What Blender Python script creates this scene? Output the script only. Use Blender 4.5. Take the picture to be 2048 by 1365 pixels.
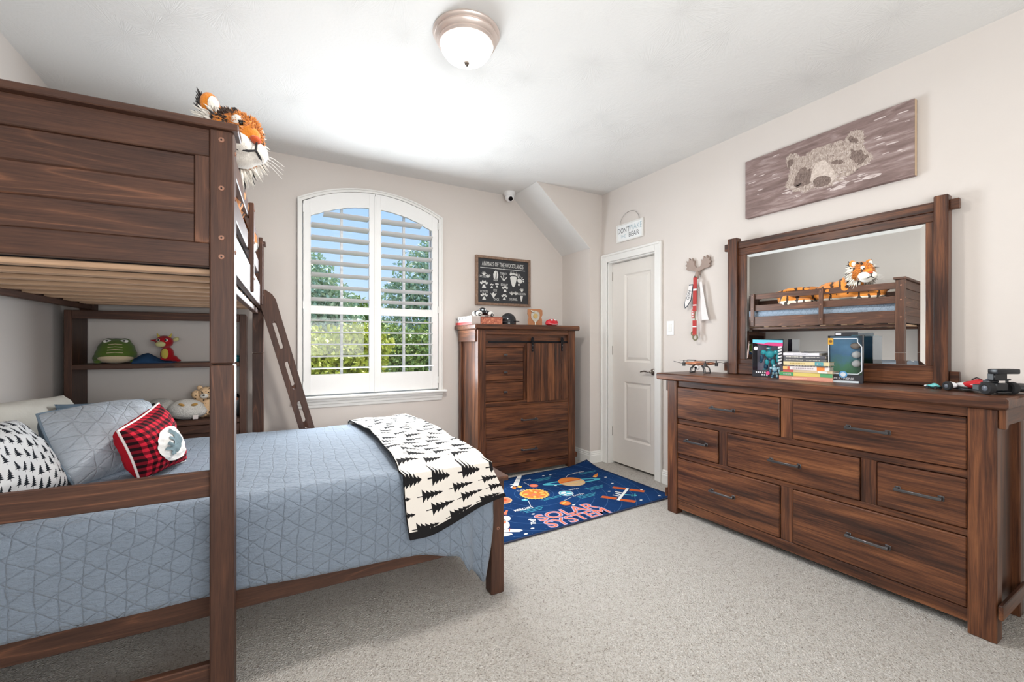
import bpy, bmesh, math, random
from mathutils import Vector, Matrix, Euler, geometry, noise as mnoise

for _o in list(bpy.data.objects):
    bpy.data.objects.remove(_o)
SC = bpy.context.scene
COL = SC.collection
R = math.radians
PI = math.pi

# ------------------------------------------------------------------ camera
cam = bpy.data.objects.new('camera', bpy.data.cameras.new('camera'))
COL.objects.link(cam)
cam.location = (0, 0, 1.222)
cam.rotation_euler = (R(90), 0, R(-29.1))
cam.data.sensor_width = 36
cam.data.lens = 36 * 872 / 2048
cam.data.shift_y = 3.5 / 2048
cam.data.clip_start = 0.02
SC.camera = cam

# ------------------------------------------------------------------ world, lights, exposure
SC.view_settings.view_transform = 'Standard'
SC.view_settings.look = 'None'
SC.view_settings.gamma = 1
SC.view_settings.use_curve_mapping = False
SC.view_settings.exposure = 0.20

W = bpy.data.worlds.new('sky'); SC.world = W; W.use_nodes = True
_nt = W.node_tree; _nt.nodes.clear()
_out = _nt.nodes.new('ShaderNodeOutputWorld'); _bg = _nt.nodes.new('ShaderNodeBackground')
_tc = _nt.nodes.new('ShaderNodeTexCoord'); _sep = _nt.nodes.new('ShaderNodeSeparateXYZ')
_ramp = _nt.nodes.new('ShaderNodeValToRGB')
_nt.links.new(_tc.outputs['Generated'], _sep.inputs[0]); _nt.links.new(_sep.outputs[2], _ramp.inputs[0])
_ramp.color_ramp.elements[0].position = 0.0; _ramp.color_ramp.elements[0].color = (.60, .79, 1.05, 1)
_ramp.color_ramp.elements[1].position = 0.55; _ramp.color_ramp.elements[1].color = (.24, .50, 1.0, 1)
_nt.links.new(_ramp.outputs[0], _bg.inputs[0]); _bg.inputs[1].default_value = 1.0
SC.cycles.max_bounces = 7; SC.cycles.diffuse_bounces = 4; SC.cycles.glossy_bounces = 3; SC.cycles.transmission_bounces = 3; SC.cycles.transparent_max_bounces = 6
SC.cycles.adaptive_threshold = .025; SC.cycles.caustics_reflective = False; SC.cycles.caustics_refractive = False
_nt.links.new(_bg.outputs[0], _out.inputs[0])

def light(name, kind, loc, rot, energy, color, **kw):
    l = bpy.data.lights.new(name, kind); l.energy = energy; l.color = color
    for k, v in kw.items(): setattr(l, k, v)
    o = bpy.data.objects.new(name, l); o.location = loc; o.rotation_euler = rot; COL.objects.link(o)
    return o
# high sun over the garden; the louvres stop it before it reaches the room
_s = light('sun', 'SUN', (4, 12, 12), (0, 0, 0), 9.5, (1.0, .95, .87), angle=R(.6)); _s.rotation_euler = Vector((-.45, -.62, -1.35)).to_track_quat('-Z', 'Y').to_euler()
# daylight entering through the shuttered window; fill light added behind the camera
light('window_daylight', 'AREA', (.82, 3.87, 1.42), (R(-85), 0, 0), 64.0, (.87, .94, 1.0), shape='RECTANGLE', size=1.1, size_y=1.15)
light('rear_fill_light', 'AREA', (.55, -.93, 1.60), (R(120), 0, 0), 94.0, (.97, .985, 1.0), shape='RECTANGLE', size=2.2, size_y=1.5)

# ------------------------------------------------------------------ helpers
def lin(r, g, b):
    f = lambda c: (c / 255 / 12.92) if c / 255 <= .04045 else ((c / 255 + .055) / 1.055) ** 2.4
    return (f(r), f(g), f(b), 1)

class E:
    """shader maths by operators"""
    def __init__(s, nt, v): s.nt = nt; s.v = v
    def op(s, o, *a):
        n = s.nt.nodes.new('ShaderNodeMath'); n.operation = o
        for i, x in enumerate((s,) + a):
            x = x.v if isinstance(x, E) else x
            if isinstance(x, bpy.types.NodeSocket): s.nt.links.new(x, n.inputs[i])
            else: n.inputs[i].default_value = x
        return E(s.nt, n.outputs[0])
    def __add__(s, o): return s.op('ADD', o)
    def __sub__(s, o): return s.op('SUBTRACT', o)
    def __mul__(s, o): return s.op('MULTIPLY', o)
    def __truediv__(s, o): return s.op('DIVIDE', o)
    def __lt__(s, o): return s.op('LESS_THAN', o)
    def __gt__(s, o): return s.op('GREATER_THAN', o)
    def abs(s): return s.op('ABSOLUTE')
    def fract(s): return s.op('FRACT')
    def floor(s): return s.op('FLOOR')
    def max(s, o): return s.op('MAXIMUM', o)
    def min(s, o): return s.op('MINIMUM', o)
    def sin(s): return s.op('SINE')
    def inv(s): return s * -1 + 1

MATS = {}
class MT:
    """material builder"""
    def __init__(s, name):
        s.m = bpy.data.materials.new(name); s.m.use_nodes = True
        s.nt = s.m.node_tree; s.b = s.nt.nodes['Principled BSDF']
    def n(s, t, **kw):
        x = s.nt.nodes.new(t)
        for k, v in kw.items(): setattr(x, k, v)
        return x
    def l(s, a, b):
        s.nt.links.new(a.v if isinstance(a, E) else a, b)
    def obj(s, rand=0.0):
        tc = s.n('ShaderNodeTexCoord'); v = tc.outputs['Object']
        if rand:
            oi = s.n('ShaderNodeObjectInfo'); ad = s.n('ShaderNodeVectorMath', operation='ADD')
            sc = s.n('ShaderNodeMath', operation='MULTIPLY'); s.l(oi.outputs['Random'], sc.inputs[0]); sc.inputs[1].default_value = rand
            s.l(v, ad.inputs[0]); s.l(sc.outputs[0], ad.inputs[1]); v = ad.outputs[0]
        return v
    def uv(s): return s.n('ShaderNodeTexCoord').outputs['UV']
    def xyz(s, v):
        n = s.n('ShaderNodeSeparateXYZ'); s.l(v, n.inputs[0]); return [E(s.nt, n.outputs[i]) for i in range(3)]
    def comb(s, x, y, z):
        n = s.n('ShaderNodeCombineXYZ')
        for i, a in enumerate((x, y, z)):
            a = a.v if isinstance(a, E) else a
            if isinstance(a, bpy.types.NodeSocket): s.l(a, n.inputs[i])
            else: n.inputs[i].default_value = a
        return n.outputs[0]
    def scale(s, v, sc):
        n = s.n('ShaderNodeVectorMath', operation='MULTIPLY'); s.l(v, n.inputs[0]); n.inputs[1].default_value = sc; return n.outputs[0]
    def noise(s, v, scale, detail=3, rough=.55, dist=0.0):
        n = s.n('ShaderNodeTexNoise'); s.l(v, n.inputs['Vector']); n.inputs['Scale'].default_value = scale
        n.inputs['Detail'].default_value = detail; n.inputs['Roughness'].default_value = rough; n.inputs['Distortion'].default_value = dist
        return E(s.nt, n.outputs['Fac'])
    def voro(s, v, scale, out='Distance', feature='F1', rnd=1.0):
        n = s.n('ShaderNodeTexVoronoi', feature=feature); s.l(v, n.inputs['Vector']); n.inputs['Scale'].default_value = scale
        n.inputs['Randomness'].default_value = rnd
        return n.outputs[out]
    def ramp(s, fac, stops, interp='LINEAR'):
        n = s.n('ShaderNodeValToRGB'); s.l(fac, n.inputs[0]); cr = n.color_ramp; cr.interpolation = interp
        while len(cr.elements) < len(stops): cr.elements.new(.5)
        for e, (p, c) in zip(cr.elements, stops): e.position = p; e.color = c
        return n.outputs[0]
    def mix(s, fac, a, b, blend='MIX'):
        n = s.n('ShaderNodeMix', data_type='RGBA', blend_type=blend)
        for i, x in ((0, fac), (6, a), (7, b)):
            x = x.v if isinstance(x, E) else x
            if isinstance(x, bpy.types.NodeSocket): s.l(x, n.inputs[i])
            else: n.inputs[i].default_value = x
        return n.outputs[2]
    def bump(s, h, strength=.3, dist=.01):
        n = s.n('ShaderNodeBump'); n.inputs['Strength'].default_value = strength; n.inputs['Distance'].default_value = dist
        s.l(h, n.inputs['Height']); s.l(n.outputs[0], s.b.inputs['Normal'])
    def set(s, color=None, rough=.5, metal=0, spec=.5, **kw):
        if color is not None:
            if isinstance(color, (tuple, list)): s.b.inputs['Base Color'].default_value = color
            else: s.l(color, s.b.inputs['Base Color'])
        s.b.inputs['Roughness'].default_value = rough; s.b.inputs['Metallic'].default_value = metal
        s.b.inputs['Specular IOR Level'].default_value = spec
        for k, v in kw.items(): s.b.inputs[k].default_value = v
        return s.m

def plain(name, rgb, rough=.5, metal=0, spec=.5, var=.06, **kw):
    """one colour with a faint procedural mottling"""
    if name in MATS: return MATS[name]
    t = MT(name); v = t.obj()
    nz = t.noise(v, 25, 2)
    c = lin(*rgb)
    a = tuple(x * (1 - var) for x in c[:3]) + (1,); b = tuple(min(1, x * (1 + var)) for x in c[:3]) + (1,)
    MATS[name] = t.set(t.mix(nz, a, b), rough, metal, spec, **kw)
    return MATS[name]

def glow(name, rgb, strength):
    if name in MATS: return MATS[name]
    t = MT(name); t.set(lin(*rgb), .4); t.b.inputs['Emission Color'].default_value = lin(*rgb); t.b.inputs['Emission Strength'].default_value = strength
    MATS[name] = t.m; return t.m

def wood(fam, axis):
    key = 'wood_%s_%s' % (fam, 'xyz'[axis])
    if key in MATS: return MATS[key]
    t = MT(key); v = t.obj(37.0)
    def st(al, ac):
        s = [ac] * 3; s[axis] = al; return t.scale(v, s)
    if fam == 'acacia':      # dresser, chest, mirror
        big = t.noise(st(1.5, 13), 1, 3, .5, .5); mid = t.noise(st(3.2, 75), 1, 5, .65, .3); fine = t.noise(st(9, 330), 1, 2, .6)
        f = big * .62 + mid * .62 + fine * .22 - .23
        col = t.ramp(f, [(.29, lin(35, 22, 18)), (.42, lin(64, 38, 27)), (.52, lin(91, 55, 36)), (.62, lin(115, 72, 46)), (.76, lin(144, 95, 61))])
        kn = E(t.nt, t.voro(st(2.2, 5.0), 1)); k = (kn < .075)
        col = t.mix(k * .75, col, lin(38, 24, 20)); rough = .36
        t.bump(mid * .5 + fine * .5, .12, .004)
    elif fam == 'pine':      # bunk bed, bookcase
        big = t.noise(st(1.2, 6), 1, 2); fine = t.noise(st(10, 260), 1, 3, .6); md = t.noise(st(4, 60), 1, 3, .6)
        ring = ((t.noise(st(.75, 6.5), 1, 1, .4) * 13).fract() - .5).abs() * 2      # growth-ring contours
        g = ring.op('POWER', 5.0) * (t.noise(st(1.5, 3), 1, 1).op('MULTIPLY_ADD', 4.0, -1.5).max(0).min(1))
        f = big * .34 + fine * .36 + md * .32 + g * .20 - .03
        col = t.ramp(f, [(.28, lin(46, 31, 27)), (.45, lin(69, 47, 38)), (.58, lin(86, 58, 45)), (.74, lin(116, 78, 58))])
        kn = E(t.nt, t.voro(st(1.7, 4.4), 1)); col = t.mix((kn < .06) * .7, col, lin(42, 26, 23)); rough = .5
        t.bump(fine * .6 + g * .4, .10, .004)
    else:                    # raw slat wood
        big = t.noise(st(1.2, 20), 1, 3); fine = t.noise(st(8, 200), 1, 2)
        col = t.ramp(big * .6 + fine * .4, [(.3, lin(186, 148, 118)), (.7, lin(222, 186, 152))]); rough = .6
    MATS[key] = t.set(col, rough, spec=.30 if fam == 'pine' else .42)
    return MATS[key]

class MB:
    """collects primitives, then links them as one mesh object"""
    def __init__(s): s.bm = bmesh.new(); s.bm.loops.layers.uv.new('UVMap')
    def _tag(s, before, mat):
        if mat:
            for f in s.bm.faces:
                if f.index < 0 or f not in before: f.material_index = mat
    def add(s, verts, faces, mat=0, M=None, uvs=None):
        vs = [s.bm.verts.new((M @ Vector(p)) if M else p) for p in verts]
        uvl = s.bm.loops.layers.uv.active
        for f in faces:
            try: fc = s.bm.faces.new([vs[i] for i in f])
            except ValueError: continue
            fc.material_index = mat
            if uvs:
                for lp, i in zip(fc.loops, f): lp[uvl].uv = uvs[i]
        return s
    def box(s, lo, hi, bev=0.0, mat=0, M=None, seg=1):
        b = bmesh.new(); bmesh.ops.create_cube(b, size=1)
        c = [(a + d) / 2 for a, d in zip(lo, hi)]; e = [abs(d - a) for a, d in zip(lo, hi)]
        for v in b.verts: v.co = Vector((v.co.x * e[0] + c[0], v.co.y * e[1] + c[1], v.co.z * e[2] + c[2]))
        if bev: bmesh.ops.bevel(b, geom=b.edges[:], offset=min(bev, min(e) * .45), segments=seg, affect='EDGES', profile=.6)
        return s._eat(b, mat, M)
    def _eat(s, b, mat, M):
        b.verts.index_update(); b.faces.ensure_lookup_table()
        s.add([v.co.copy() for v in b.verts], [[v.index for v in f.verts] for f in b.faces], mat, M); b.free(); return s
    def ell(s, c, r, M=None, sub=3, mat=0):
        b = bmesh.new(); bmesh.ops.create_icosphere(b, subdivisions=sub, radius=1)
        if not isinstance(r, (tuple, list)): r = (r, r, r)
        T = Matrix.Translation(c) @ (M.to_4x4() if M else Matrix()) @ Matrix.Diagonal((*r, 1))
        return s._eat(b, mat, T)
    def cyl(s, p0, p1, r0, r1=None, seg=16, mat=0, caps=True):
        r1 = r0 if r1 is None else r1; p0 = Vector(p0); p1 = Vector(p1); d = p1 - p0
        q = d.to_track_quat('Z', 'Y').to_matrix(); vs = []
        for p, r in ((p0, r0), (p1, r1)):
            for i in range(seg): a = 2 * PI * i / seg; vs.append(p + q @ Vector((r * math.cos(a), r * math.sin(a), 0)))
        fs = [(i, (i + 1) % seg, seg + (i + 1) % seg, seg + i) for i in range(seg)]
        if caps: fs += [tuple(range(seg))[::-1], tuple(range(seg, 2 * seg))]
        return s.add(vs, fs, mat)
    def tube(s, pts, r, seg=8, mat=0, closed=False):
        pts = [Vector(p) for p in pts]; n = len(pts); vs = []; fs = []
        up = Vector((0, 0, 1)); 
        for k, p in enumerate(pts):
            a = pts[(k - 1) % n] if (k or closed) else p; b = pts[(k + 1) % n] if (k < n - 1 or closed) else p
            t = (b - a).normalized(); q = t.to_track_quat('Z', 'Y').to_matrix()
            if k == 0: x = q @ Vector((1, 0, 0))
            else: x = (x - t * x.dot(t)).normalized()
            y = t.cross(x); rr = r[k] if isinstance(r, (list, tuple)) else r
            for i in range(seg): an = 2 * PI * i / seg; vs.append(p + x * rr * math.cos(an) + y * rr * math.sin(an))
        for k in range(n if closed else n - 1):
            for i in range(seg):
                a = k * seg + i; b = k * seg + (i + 1) % seg; c = ((k + 1) % n) * seg; fs.append((a, b, c + (i + 1) % seg, c + i))
        if not closed: fs += [tuple(range(seg))[::-1], tuple(range((n - 1) * seg, n * seg))]
        return s.add(vs, fs, mat)
    def lathe(s, prof, seg=32, mat=0, M=None):
        vs = []; fs = []
        for r, z in prof:
            for i in range(seg): a = 2 * PI * i / seg; vs.append((r * math.cos(a), r * math.sin(a), z))
        for k in range(len(prof) - 1):
            for i in range(seg): fs.append((k * seg + i, k * seg + (i + 1) % seg, (k + 1) * seg + (i + 1) % seg, (k + 1) * seg + i))
        if prof[0][0] > 1e-6: fs.append(tuple(range(seg))[::-1])
        if prof[-1][0] > 1e-6: fs.append(tuple(range((len(prof) - 1) * seg, len(prof) * seg)))
        return s.add(vs, fs, mat, M)
    def prism(s, poly, a, b, axis=1, mat=0, M=None):
        """2-D polygon extruded from a to b along axis (0: poly is y,z; 1: x,z; 2: x,y)"""
        def P(p, h):
            return {0: (h, p[0], p[1]), 1: (p[0], h, p[1]), 2: (p[0], p[1], h)}[axis]
        n = len(poly); vs = [P(p, a) for p in poly] + [P(p, b) for p in poly]
        tr = geometry.tessellate_polygon([[Vector((p[0], p[1], 0)) for p in poly]])
        fs = [tuple(t) for t in tr] + [tuple(n + i for i in t)[::-1] for t in tr]
        fs += [(i, (i + 1) % n, n + (i + 1) % n, n + i) for i in range(n)]
        return s.add(vs, fs, mat, M)
    def grid(s, fn, nu, nv, mat=0, closed_u=False):
        """fn(i/nu, j/nv) -> (point, uv)"""
        vs = []; uv = []
        for i in range(nu + 1):
            for j in range(nv + 1):
                p, w = fn(i / nu, j / nv); vs.append(p); uv.append(w)
        fs = [(i * (nv + 1) + j, (i + 1) * (nv + 1) + j, (i + 1) * (nv + 1) + j + 1, i * (nv + 1) + j + 1) for i in range(nu) for j in range(nv)]
        return s.add(vs, fs, mat, None, uv)
    def build(s, name, mats, parent=None, smooth=True, center=True, angle=38, fix=True):
        me = bpy.data.meshes.new(name)
        if fix: bmesh.ops.recalc_face_normals(s.bm, faces=s.bm.faces[:])
        loc = Vector((0, 0, 0))
        if center and s.bm.verts:
            lo = Vector([min(v.co[i] for v in s.bm.verts) for i in range(3)]); hi = Vector([max(v.co[i] for v in s.bm.verts) for i in range(3)])
            loc = (lo + hi) / 2; bmesh.ops.translate(s.bm, vec=-loc, verts=s.bm.verts[:])
        s.bm.to_mesh(me); s.bm.free()
        for m in (mats if isinstance(mats, (list, tuple)) else [mats]): me.materials.append(m)
        if smooth:
            me.polygons.foreach_set('use_smooth', [True] * len(me.polygons)); me.set_sharp_from_angle(angle=R(angle))
        o = bpy.data.objects.new(name, me); COL.objects.link(o); o.location = loc
        if parent: o.parent = parent
        return o

def tag(o, label, cat, group=None):
    o['label'] = label; o['category'] = cat
    if group: o['group'] = group
    return o
def struct(o, label=None):
    o['kind'] = 'structure'
    if label: o['label'] = label
    return o
def thing(name, label, cat, loc=(0, 0, 0), rotz=0, group=None):
    o = bpy.data.objects.new(name, None); COL.objects.link(o); o.empty_display_size = .1
    o.location = loc; o.rotation_euler = (0, 0, rotz)
    return tag(o, label, cat, group)
def wbox(name, lo, hi, fam, parent, bev=.003, axis=None):
    e = [abs(b - a) for a, b in zip(lo, hi)]
    ax = e.index(max(e)) if axis is None else axis
    return MB().box(lo, hi, bev).build(name, wood(fam, ax), parent, smooth=False)
def pbox(name, lo, hi, mat, parent, bev=.002):
    return MB().box(lo, hi, bev).build(name, mat, parent, smooth=False)
def copy_tree(o, parent=None):
    c = o.copy(); COL.objects.link(c); c.parent = parent
    for ch in list(o.children): copy_tree(ch, c)
    return c
def flat(name, polys, mats, parent, z0=0.0, M=None):
    """flat print: list of (polygon, material index, layer) in the xy plane"""
    b = MB()
    for poly, mi, layer in polys:
        n = len(poly); tr = geometry.tessellate_polygon([[Vector((p[0], p[1], 0)) for p in poly]])
        b.add([(p[0], p[1], z0 + layer * .0004) for p in poly], [tuple(t) for t in tr], mi, M)
    return b.build(name, mats, parent, smooth=False, fix=False)
def ellp(cx, cy, rx, ry=None, rot=0, n=28, a0=0, a1=2 * PI):
    ry = rx if ry is None else ry; o = []
    for i in range(n):
        a = a0 + (a1 - a0) * i / n; x = rx * math.cos(a); y = ry * math.sin(a)
        o.append((cx + x * math.cos(rot) - y * math.sin(rot), cy + x * math.sin(rot) + y * math.cos(rot)))
    return o
def stroke(x0, y0, x1, y1, w):
    dx, dy = x1 - x0, y1 - y0; L = math.hypot(dx, dy) or 1; px, py = -dy / L * w / 2, dx / L * w / 2
    return [(x0 + px, y0 + py), (x0 - px, y0 - py), (x1 - px, y1 - py), (x1 + px, y1 + py)]
def text(name, body, size, mat, parent, M, align='CENTER', extrude=0.0003, bold=0.0, sx=1.0):
    cu = bpy.data.curves.new('t', 'FONT'); cu.body = body; cu.size = size; cu.align_x = align; cu.align_y = 'CENTER'
    cu.extrude = extrude; cu.offset = bold; cu.resolution_u = 3
    o = bpy.data.objects.new('t', cu); COL.objects.link(o)
    bpy.context.view_layer.update()
    me = bpy.data.meshes.new_from_object(o.evaluated_get(bpy.context.evaluated_depsgraph_get()))
    bpy.data.objects.remove(o); bpy.data.curves.remove(cu)
    me.name = name; me.materials.clear(); me.materials.append(mat)
    me.transform(M @ Matrix.Diagonal((sx, 1, 1, 1)))
    r = bpy.data.objects.new(name, me); COL.objects.link(r)
    if parent: r.parent = parent
    return r
def shape2d(outer, holes, depth):
    """filled 2-D outline with holes, extruded symmetrically by depth/2; returns verts, faces in xy"""
    cu = bpy.data.curves.new('s', 'CURVE'); cu.dimensions = '2D'; cu.fill_mode = 'BOTH'; cu.extrude = depth / 2
    for pts in [outer] + list(holes):
        sp = cu.splines.new('POLY'); sp.points.add(len(pts) - 1); sp.use_cyclic_u = True
        for p, q in zip(sp.points, pts): p.co = (q[0], q[1], 0, 1)
    o = bpy.data.objects.new('s', cu); COL.objects.link(o); bpy.context.view_layer.update()
    me = bpy.data.meshes.new_from_object(o.evaluated_get(bpy.context.evaluated_depsgraph_get()))
    vs = [v.co.copy() for v in me.vertices]; fs = [tuple(p.vertices) for p in me.polygons]
    bpy.data.objects.remove(o); bpy.data.curves.remove(cu); bpy.data.meshes.remove(me)
    return vs, fs
XZ = Matrix(((1, 0, 0, 0), (0, 0, -1, 0), (0, 1, 0, 0), (0, 0, 0, 1)))      # xy drawing -> upright, facing -y
YZ = Matrix(((0, 0, -1, 0), (-1, 0, 0, 0), (0, 1, 0, 0), (0, 0, 0, 1)))     # xy drawing -> upright, facing -x (drawing x runs to -y)
def T(x, y, z): return Matrix.Translation((x, y, z))
def blob(name, ells, mat, parent, voxel=.008, smooth=6, center=True):
    """union of ellipsoids grown into one continuous skin"""
    b = MB()
    for e in ells: b.ell(e[0], e[1], e[2] if len(e) > 2 else None, 3)
    o = b.build(name, mat, None, center=center)
    m = o.modifiers.new('r', 'REMESH'); m.mode = 'VOXEL'; m.voxel_size = voxel
    m2 = o.modifiers.new('s', 'SMOOTH'); m2.iterations = smooth; m2.factor = .5
    bpy.context.view_layer.update()
    me = bpy.data.meshes.new_from_object(o.evaluated_get(bpy.context.evaluated_depsgraph_get()))
    o.modifiers.clear(); old = o.data; o.data = me; bpy.data.meshes.remove(old); me.name = name
    me.polygons.foreach_set('use_smooth', [True] * len(me.polygons))
    if not me.materials: me.materials.append(mat)
    if parent: o.parent = parent
    return o
def rot(x=0, y=0, z=0): return Euler((R(x), R(y), R(z))).to_matrix()
# ------------------------------------------------------------------ surfaces of the room
XL, XR, YB, YR, ZC = -1.15, 3.0, 3.96, -1.0, 2.744

def m_wall():
    t = MT('beige_paint'); v = t.obj()
    a = t.noise(v, 3, 2); f = t.noise(v, 130, 3)
    t.bump(f, .10, .003)
    return t.set(t.mix(a, lin(214, 206, 199), lin(218, 211, 205)), .65, spec=.3)
def m_ceil():
    t = MT('stomped_ceiling'); v = t.obj()
    vo = t.n('ShaderNodeTexVoronoi'); t.l(v, vo.inputs['Vector']); vo.inputs['Scale'].default_value = 3.2
    sub = t.n('ShaderNodeVectorMath', operation='SUBTRACT'); t.l(v, sub.inputs[0]); t.l(vo.outputs['Position'], sub.inputs[1])
    x, y, z = t.xyz(sub.outputs[0]); ang = y.op('ARCTAN2', x); d = E(t.nt, vo.outputs['Distance'])
    nz = t.noise(v, 9, 3); ln = t.noise(t.comb(ang * 7, d * 1.2, nz * .6), 3.0, 3, .6)
    pat = t.noise(t.scale(v, (1, 1, 1)), 1.7, 2)
    h = ln * (pat.op('MULTIPLY_ADD', 5.0, -2.1).max(0).min(1)) + t.noise(v, 60, 3) * .22
    t.bump(h, .40, .012)
    return t.set(lin(226, 225, 222), .75, spec=.2)
def m_carpet():
    t = MT('carpet'); v = t.obj()
    f = t.noise(v, 120, 4, .75, .8); vo = E(t.nt, t.voro(v, 150)); big = t.noise(v, 2.5, 3); md = t.noise(v, 45, 3, .6)
    k = f * .75 + vo * .25 + md * .22 - .10
    col = t.ramp(k, [(.32, lin(126, 114, 104)), (.41, lin(214, 206, 197)), (.52, lin(238, 233, 226)), (.66, lin(248, 245, 240))])
    col = t.mix(big * .2, col, lin(220, 208, 196))
    t.bump(f * 1.0 + vo * .8 + md * .3, 1.0, .016)
    return t.set(col, .95, spec=.1)
WALL = m_wall(); CEIL = m_ceil(); CARPET = m_carpet()
WHITE = plain('white_trim_paint', (232, 231, 227), .38, var=.015)
DOORW = plain('door_paint', (226, 221, 214), .45, var=.015)

struct(MB().box((XL - .1, YR - .1, -.06), (XR + .2, YB + .1, 0)).build('floor', CARPET, smooth=False))
struct(MB().box((XL - .1, YR - .1, ZC), (XR + .1, YB + .14, ZC + .06)).build('ceiling', CEIL, smooth=False))
struct(MB().box((XL - .1, YR, 0), (XL, YB, ZC)).build('wall_left', WALL, smooth=False))

# window wall with an arched opening
WX0, WX1, WZ0 = .225, 1.41, .72
def arch(x0, x1, z0, zs, rise, n=28):
    c = (x0 + x1) / 2; h = (x1 - x0) / 2; rr = (h * h + rise * rise) / (2 * rise); zc = zs + rise - rr
    a = math.asin(h / rr); pts = [(x0, z0)]
    pts += [(c + rr * math.sin(-a + 2 * a * i / n), zc + rr * math.cos(-a + 2 * a * i / n)) for i in range(n + 1)]
    return pts + [(x1, z0)]
vs, fs = shape2d([(XL, 0), (XR, 0), (XR, ZC), (XL, ZC)], [arch(WX0, WX1, WZ0, 2.385, .15)], .14)
struct(MB().add(vs, fs, M=T(0, YB + .07, 0) @ XZ).build('wall_back', WALL, smooth=False))

# right wall with a door opening
DY0, DY1, DZ = 2.765, 3.395, 2.035
struct(MB().prism([(YR, 0), (DY0, 0), (DY0, DZ), (DY1, DZ), (DY1, 0), (YB, 0), (YB, ZC), (YR, ZC)], XR, XR + .13, axis=0).build('wall_right', WALL, smooth=False))
struct(MB().box((XR + .13, DY0 - .1, 0), (XR + .16, DY1 + .1, DZ + .1)).build('wall_closet', WALL, smooth=False))
# the wall behind the camera, with a window added for the fill light
struct(MB().box((XL, YR - .1, 0), (XR, YR, ZC)).build('wall_rear', WALL, smooth=False))
w2 = bpy.data.objects.new('added_rear_window', None); COL.objects.link(w2); w2.location = (1.1, YR, 1.0); struct(w2, 'added unseen window with a drawn white shade behind the camera')
pbox('shade', (-1.1, .005, .0), (1.1, .012, 1.5), plain('shade_fabric', (236, 234, 228), .8), w2)
for lo, hi in (((-1.18, 0, -.08), (-1.1, .03, 1.58)), ((1.1, 0, -.08), (1.18, .03, 1.58)), ((-1.1, 0, 1.5), (1.1, .03, 1.58)), ((-1.1, 0, -.08), (1.1, .05, 0))):
    pbox('casing', lo, hi, WHITE, w2)

# sloping bulkhead in the corner beside the door
BX, BY = 2.841, 3.48
struct(MB().prism([(BX, 0), (XR, 0), (XR, ZC), (2.205, ZC), (BX, 2.185)], BY, YB, axis=1).build('wall_bulkhead', WALL, smooth=False))
sl = MB(); q = Vector((.5535, 0, .6302)).normalized() * -.0015; dn = Vector((2.205 - BX, 0, ZC - 2.185)).normalized(); nn = Vector((-dn.z, 0, dn.x)) * -1
nn = Vector((-(ZC - 2.185), 0, -(BX - 2.205))).normalized() * .004
sl.add([Vector((BX, BY, 2.185)) + nn, Vector((2.205, BY, ZC)) + nn, Vector((2.205, YB, ZC)) + nn, Vector((BX, YB, 2.185)) + nn,
        (BX, BY, 2.185), (2.205, BY, ZC), (2.205, YB, ZC), (BX, YB, 2.185)], [(0, 1, 2, 3), (4, 5, 1, 0), (7, 6, 2, 3), (4, 0, 3, 7), (5, 1, 2, 6)])
struct(sl.build('ceiling_slope', CEIL, smooth=False))

# baseboards with a moulded top
BBP = [(0, 0), (.016, 0), (.016, .075), (.012, .083), (.012, .093), (.008, .098), (.008, .108), (.003, .118), (0, .118)]
def baseboard(name, p0, p1, inward):
    p0 = Vector((*p0, 0)); p1 = Vector((*p1, 0)); d = (p1 - p0); L = d.length; d.normalize(); nrm = Vector((*inward, 0))
    M = Matrix(((nrm.x, d.x, 0, p0.x), (nrm.y, d.y, 0, p0.y), (0, 0, 1, 0), (0, 0, 0, 1)))
    struct(MB().prism(BBP, 0, L, axis=1, M=M).build(name, WHITE, smooth=False))
baseboard('baseboard_right', (XR, YR), (XR, 2.685), (-1, 0))
baseboard('baseboard_bulkhead_side', (BX, BY - .016), (BX, YB), (-1, 0))
baseboard('baseboard_bulkhead_front', (BX, BY), (XR, BY), (0, -1))
baseboard('baseboard_back', (XL, YB), (BX - .016, YB), (0, -1))
baseboard('baseboard_left', (XL, YR), (XL, YB), (1, 0))

# ------------------------------------------------------------------ door
d1 = bpy.data.objects.new('door_1', None); COL.objects.link(d1); d1.location = (XR, (DY0 + DY1) / 2, 0); struct(d1, 'white two panel closet door with lever handle')
CW = .078
def casing(poly_pts, name):
    pass
for nm, lo, hi in (('casing', (-.018, DY0 - CW, 0), (0, DY0, DZ + CW)), ('casing', (-.018, DY1, 0), (0, DY1 + CW, DZ + CW)), ('casing', (-.018, DY0, DZ), (0, DY1, DZ + CW))):
    c = d1.location.y
    pbox(nm, (lo[0], lo[1] - c, lo[2]), (hi[0], hi[1] - c, hi[2]), WHITE, d1, .004)
hw = (DY1 - DY0) / 2
# raised back band on the outer edge of the casing
for lo, hi in (((-.028, -hw - CW - .002, 0), (0, -hw - CW + .02, DZ + CW)), ((-.028, hw + CW - .02, 0), (0, hw + CW + .002, DZ + CW)), ((-.028, -hw - CW + .02, DZ + CW - .02), (0, hw + CW - .02, DZ + CW + .002))):
    pbox('casing_band', lo, hi, WHITE, d1, .004)
for s in (-1, 1): pbox('jamb', (0, s * hw - .012, 0), (.13, s * hw + .012, DZ), WHITE, d1, .001)
pbox('jamb', (0, -hw, DZ - .012), (.13, hw, DZ + .012), WHITE, d1, .001)
dx = .055
lv = MB(); y0, y1 = -hw + .014, hw - .014
py0, py1 = 2.872 - c, 3.212 - c
panels = [(py0, .27, py1, .84), (py0, 1.035, py1, 1.895)]
vs, fs = shape2d([(y0, .022), (y1, .022), (y1, DZ - .016), (y0, DZ - .016)], [[(a, b_), (e, b_), (e, f_), (a, f_)] for a, b_, e, f_ in panels], .035)
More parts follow.
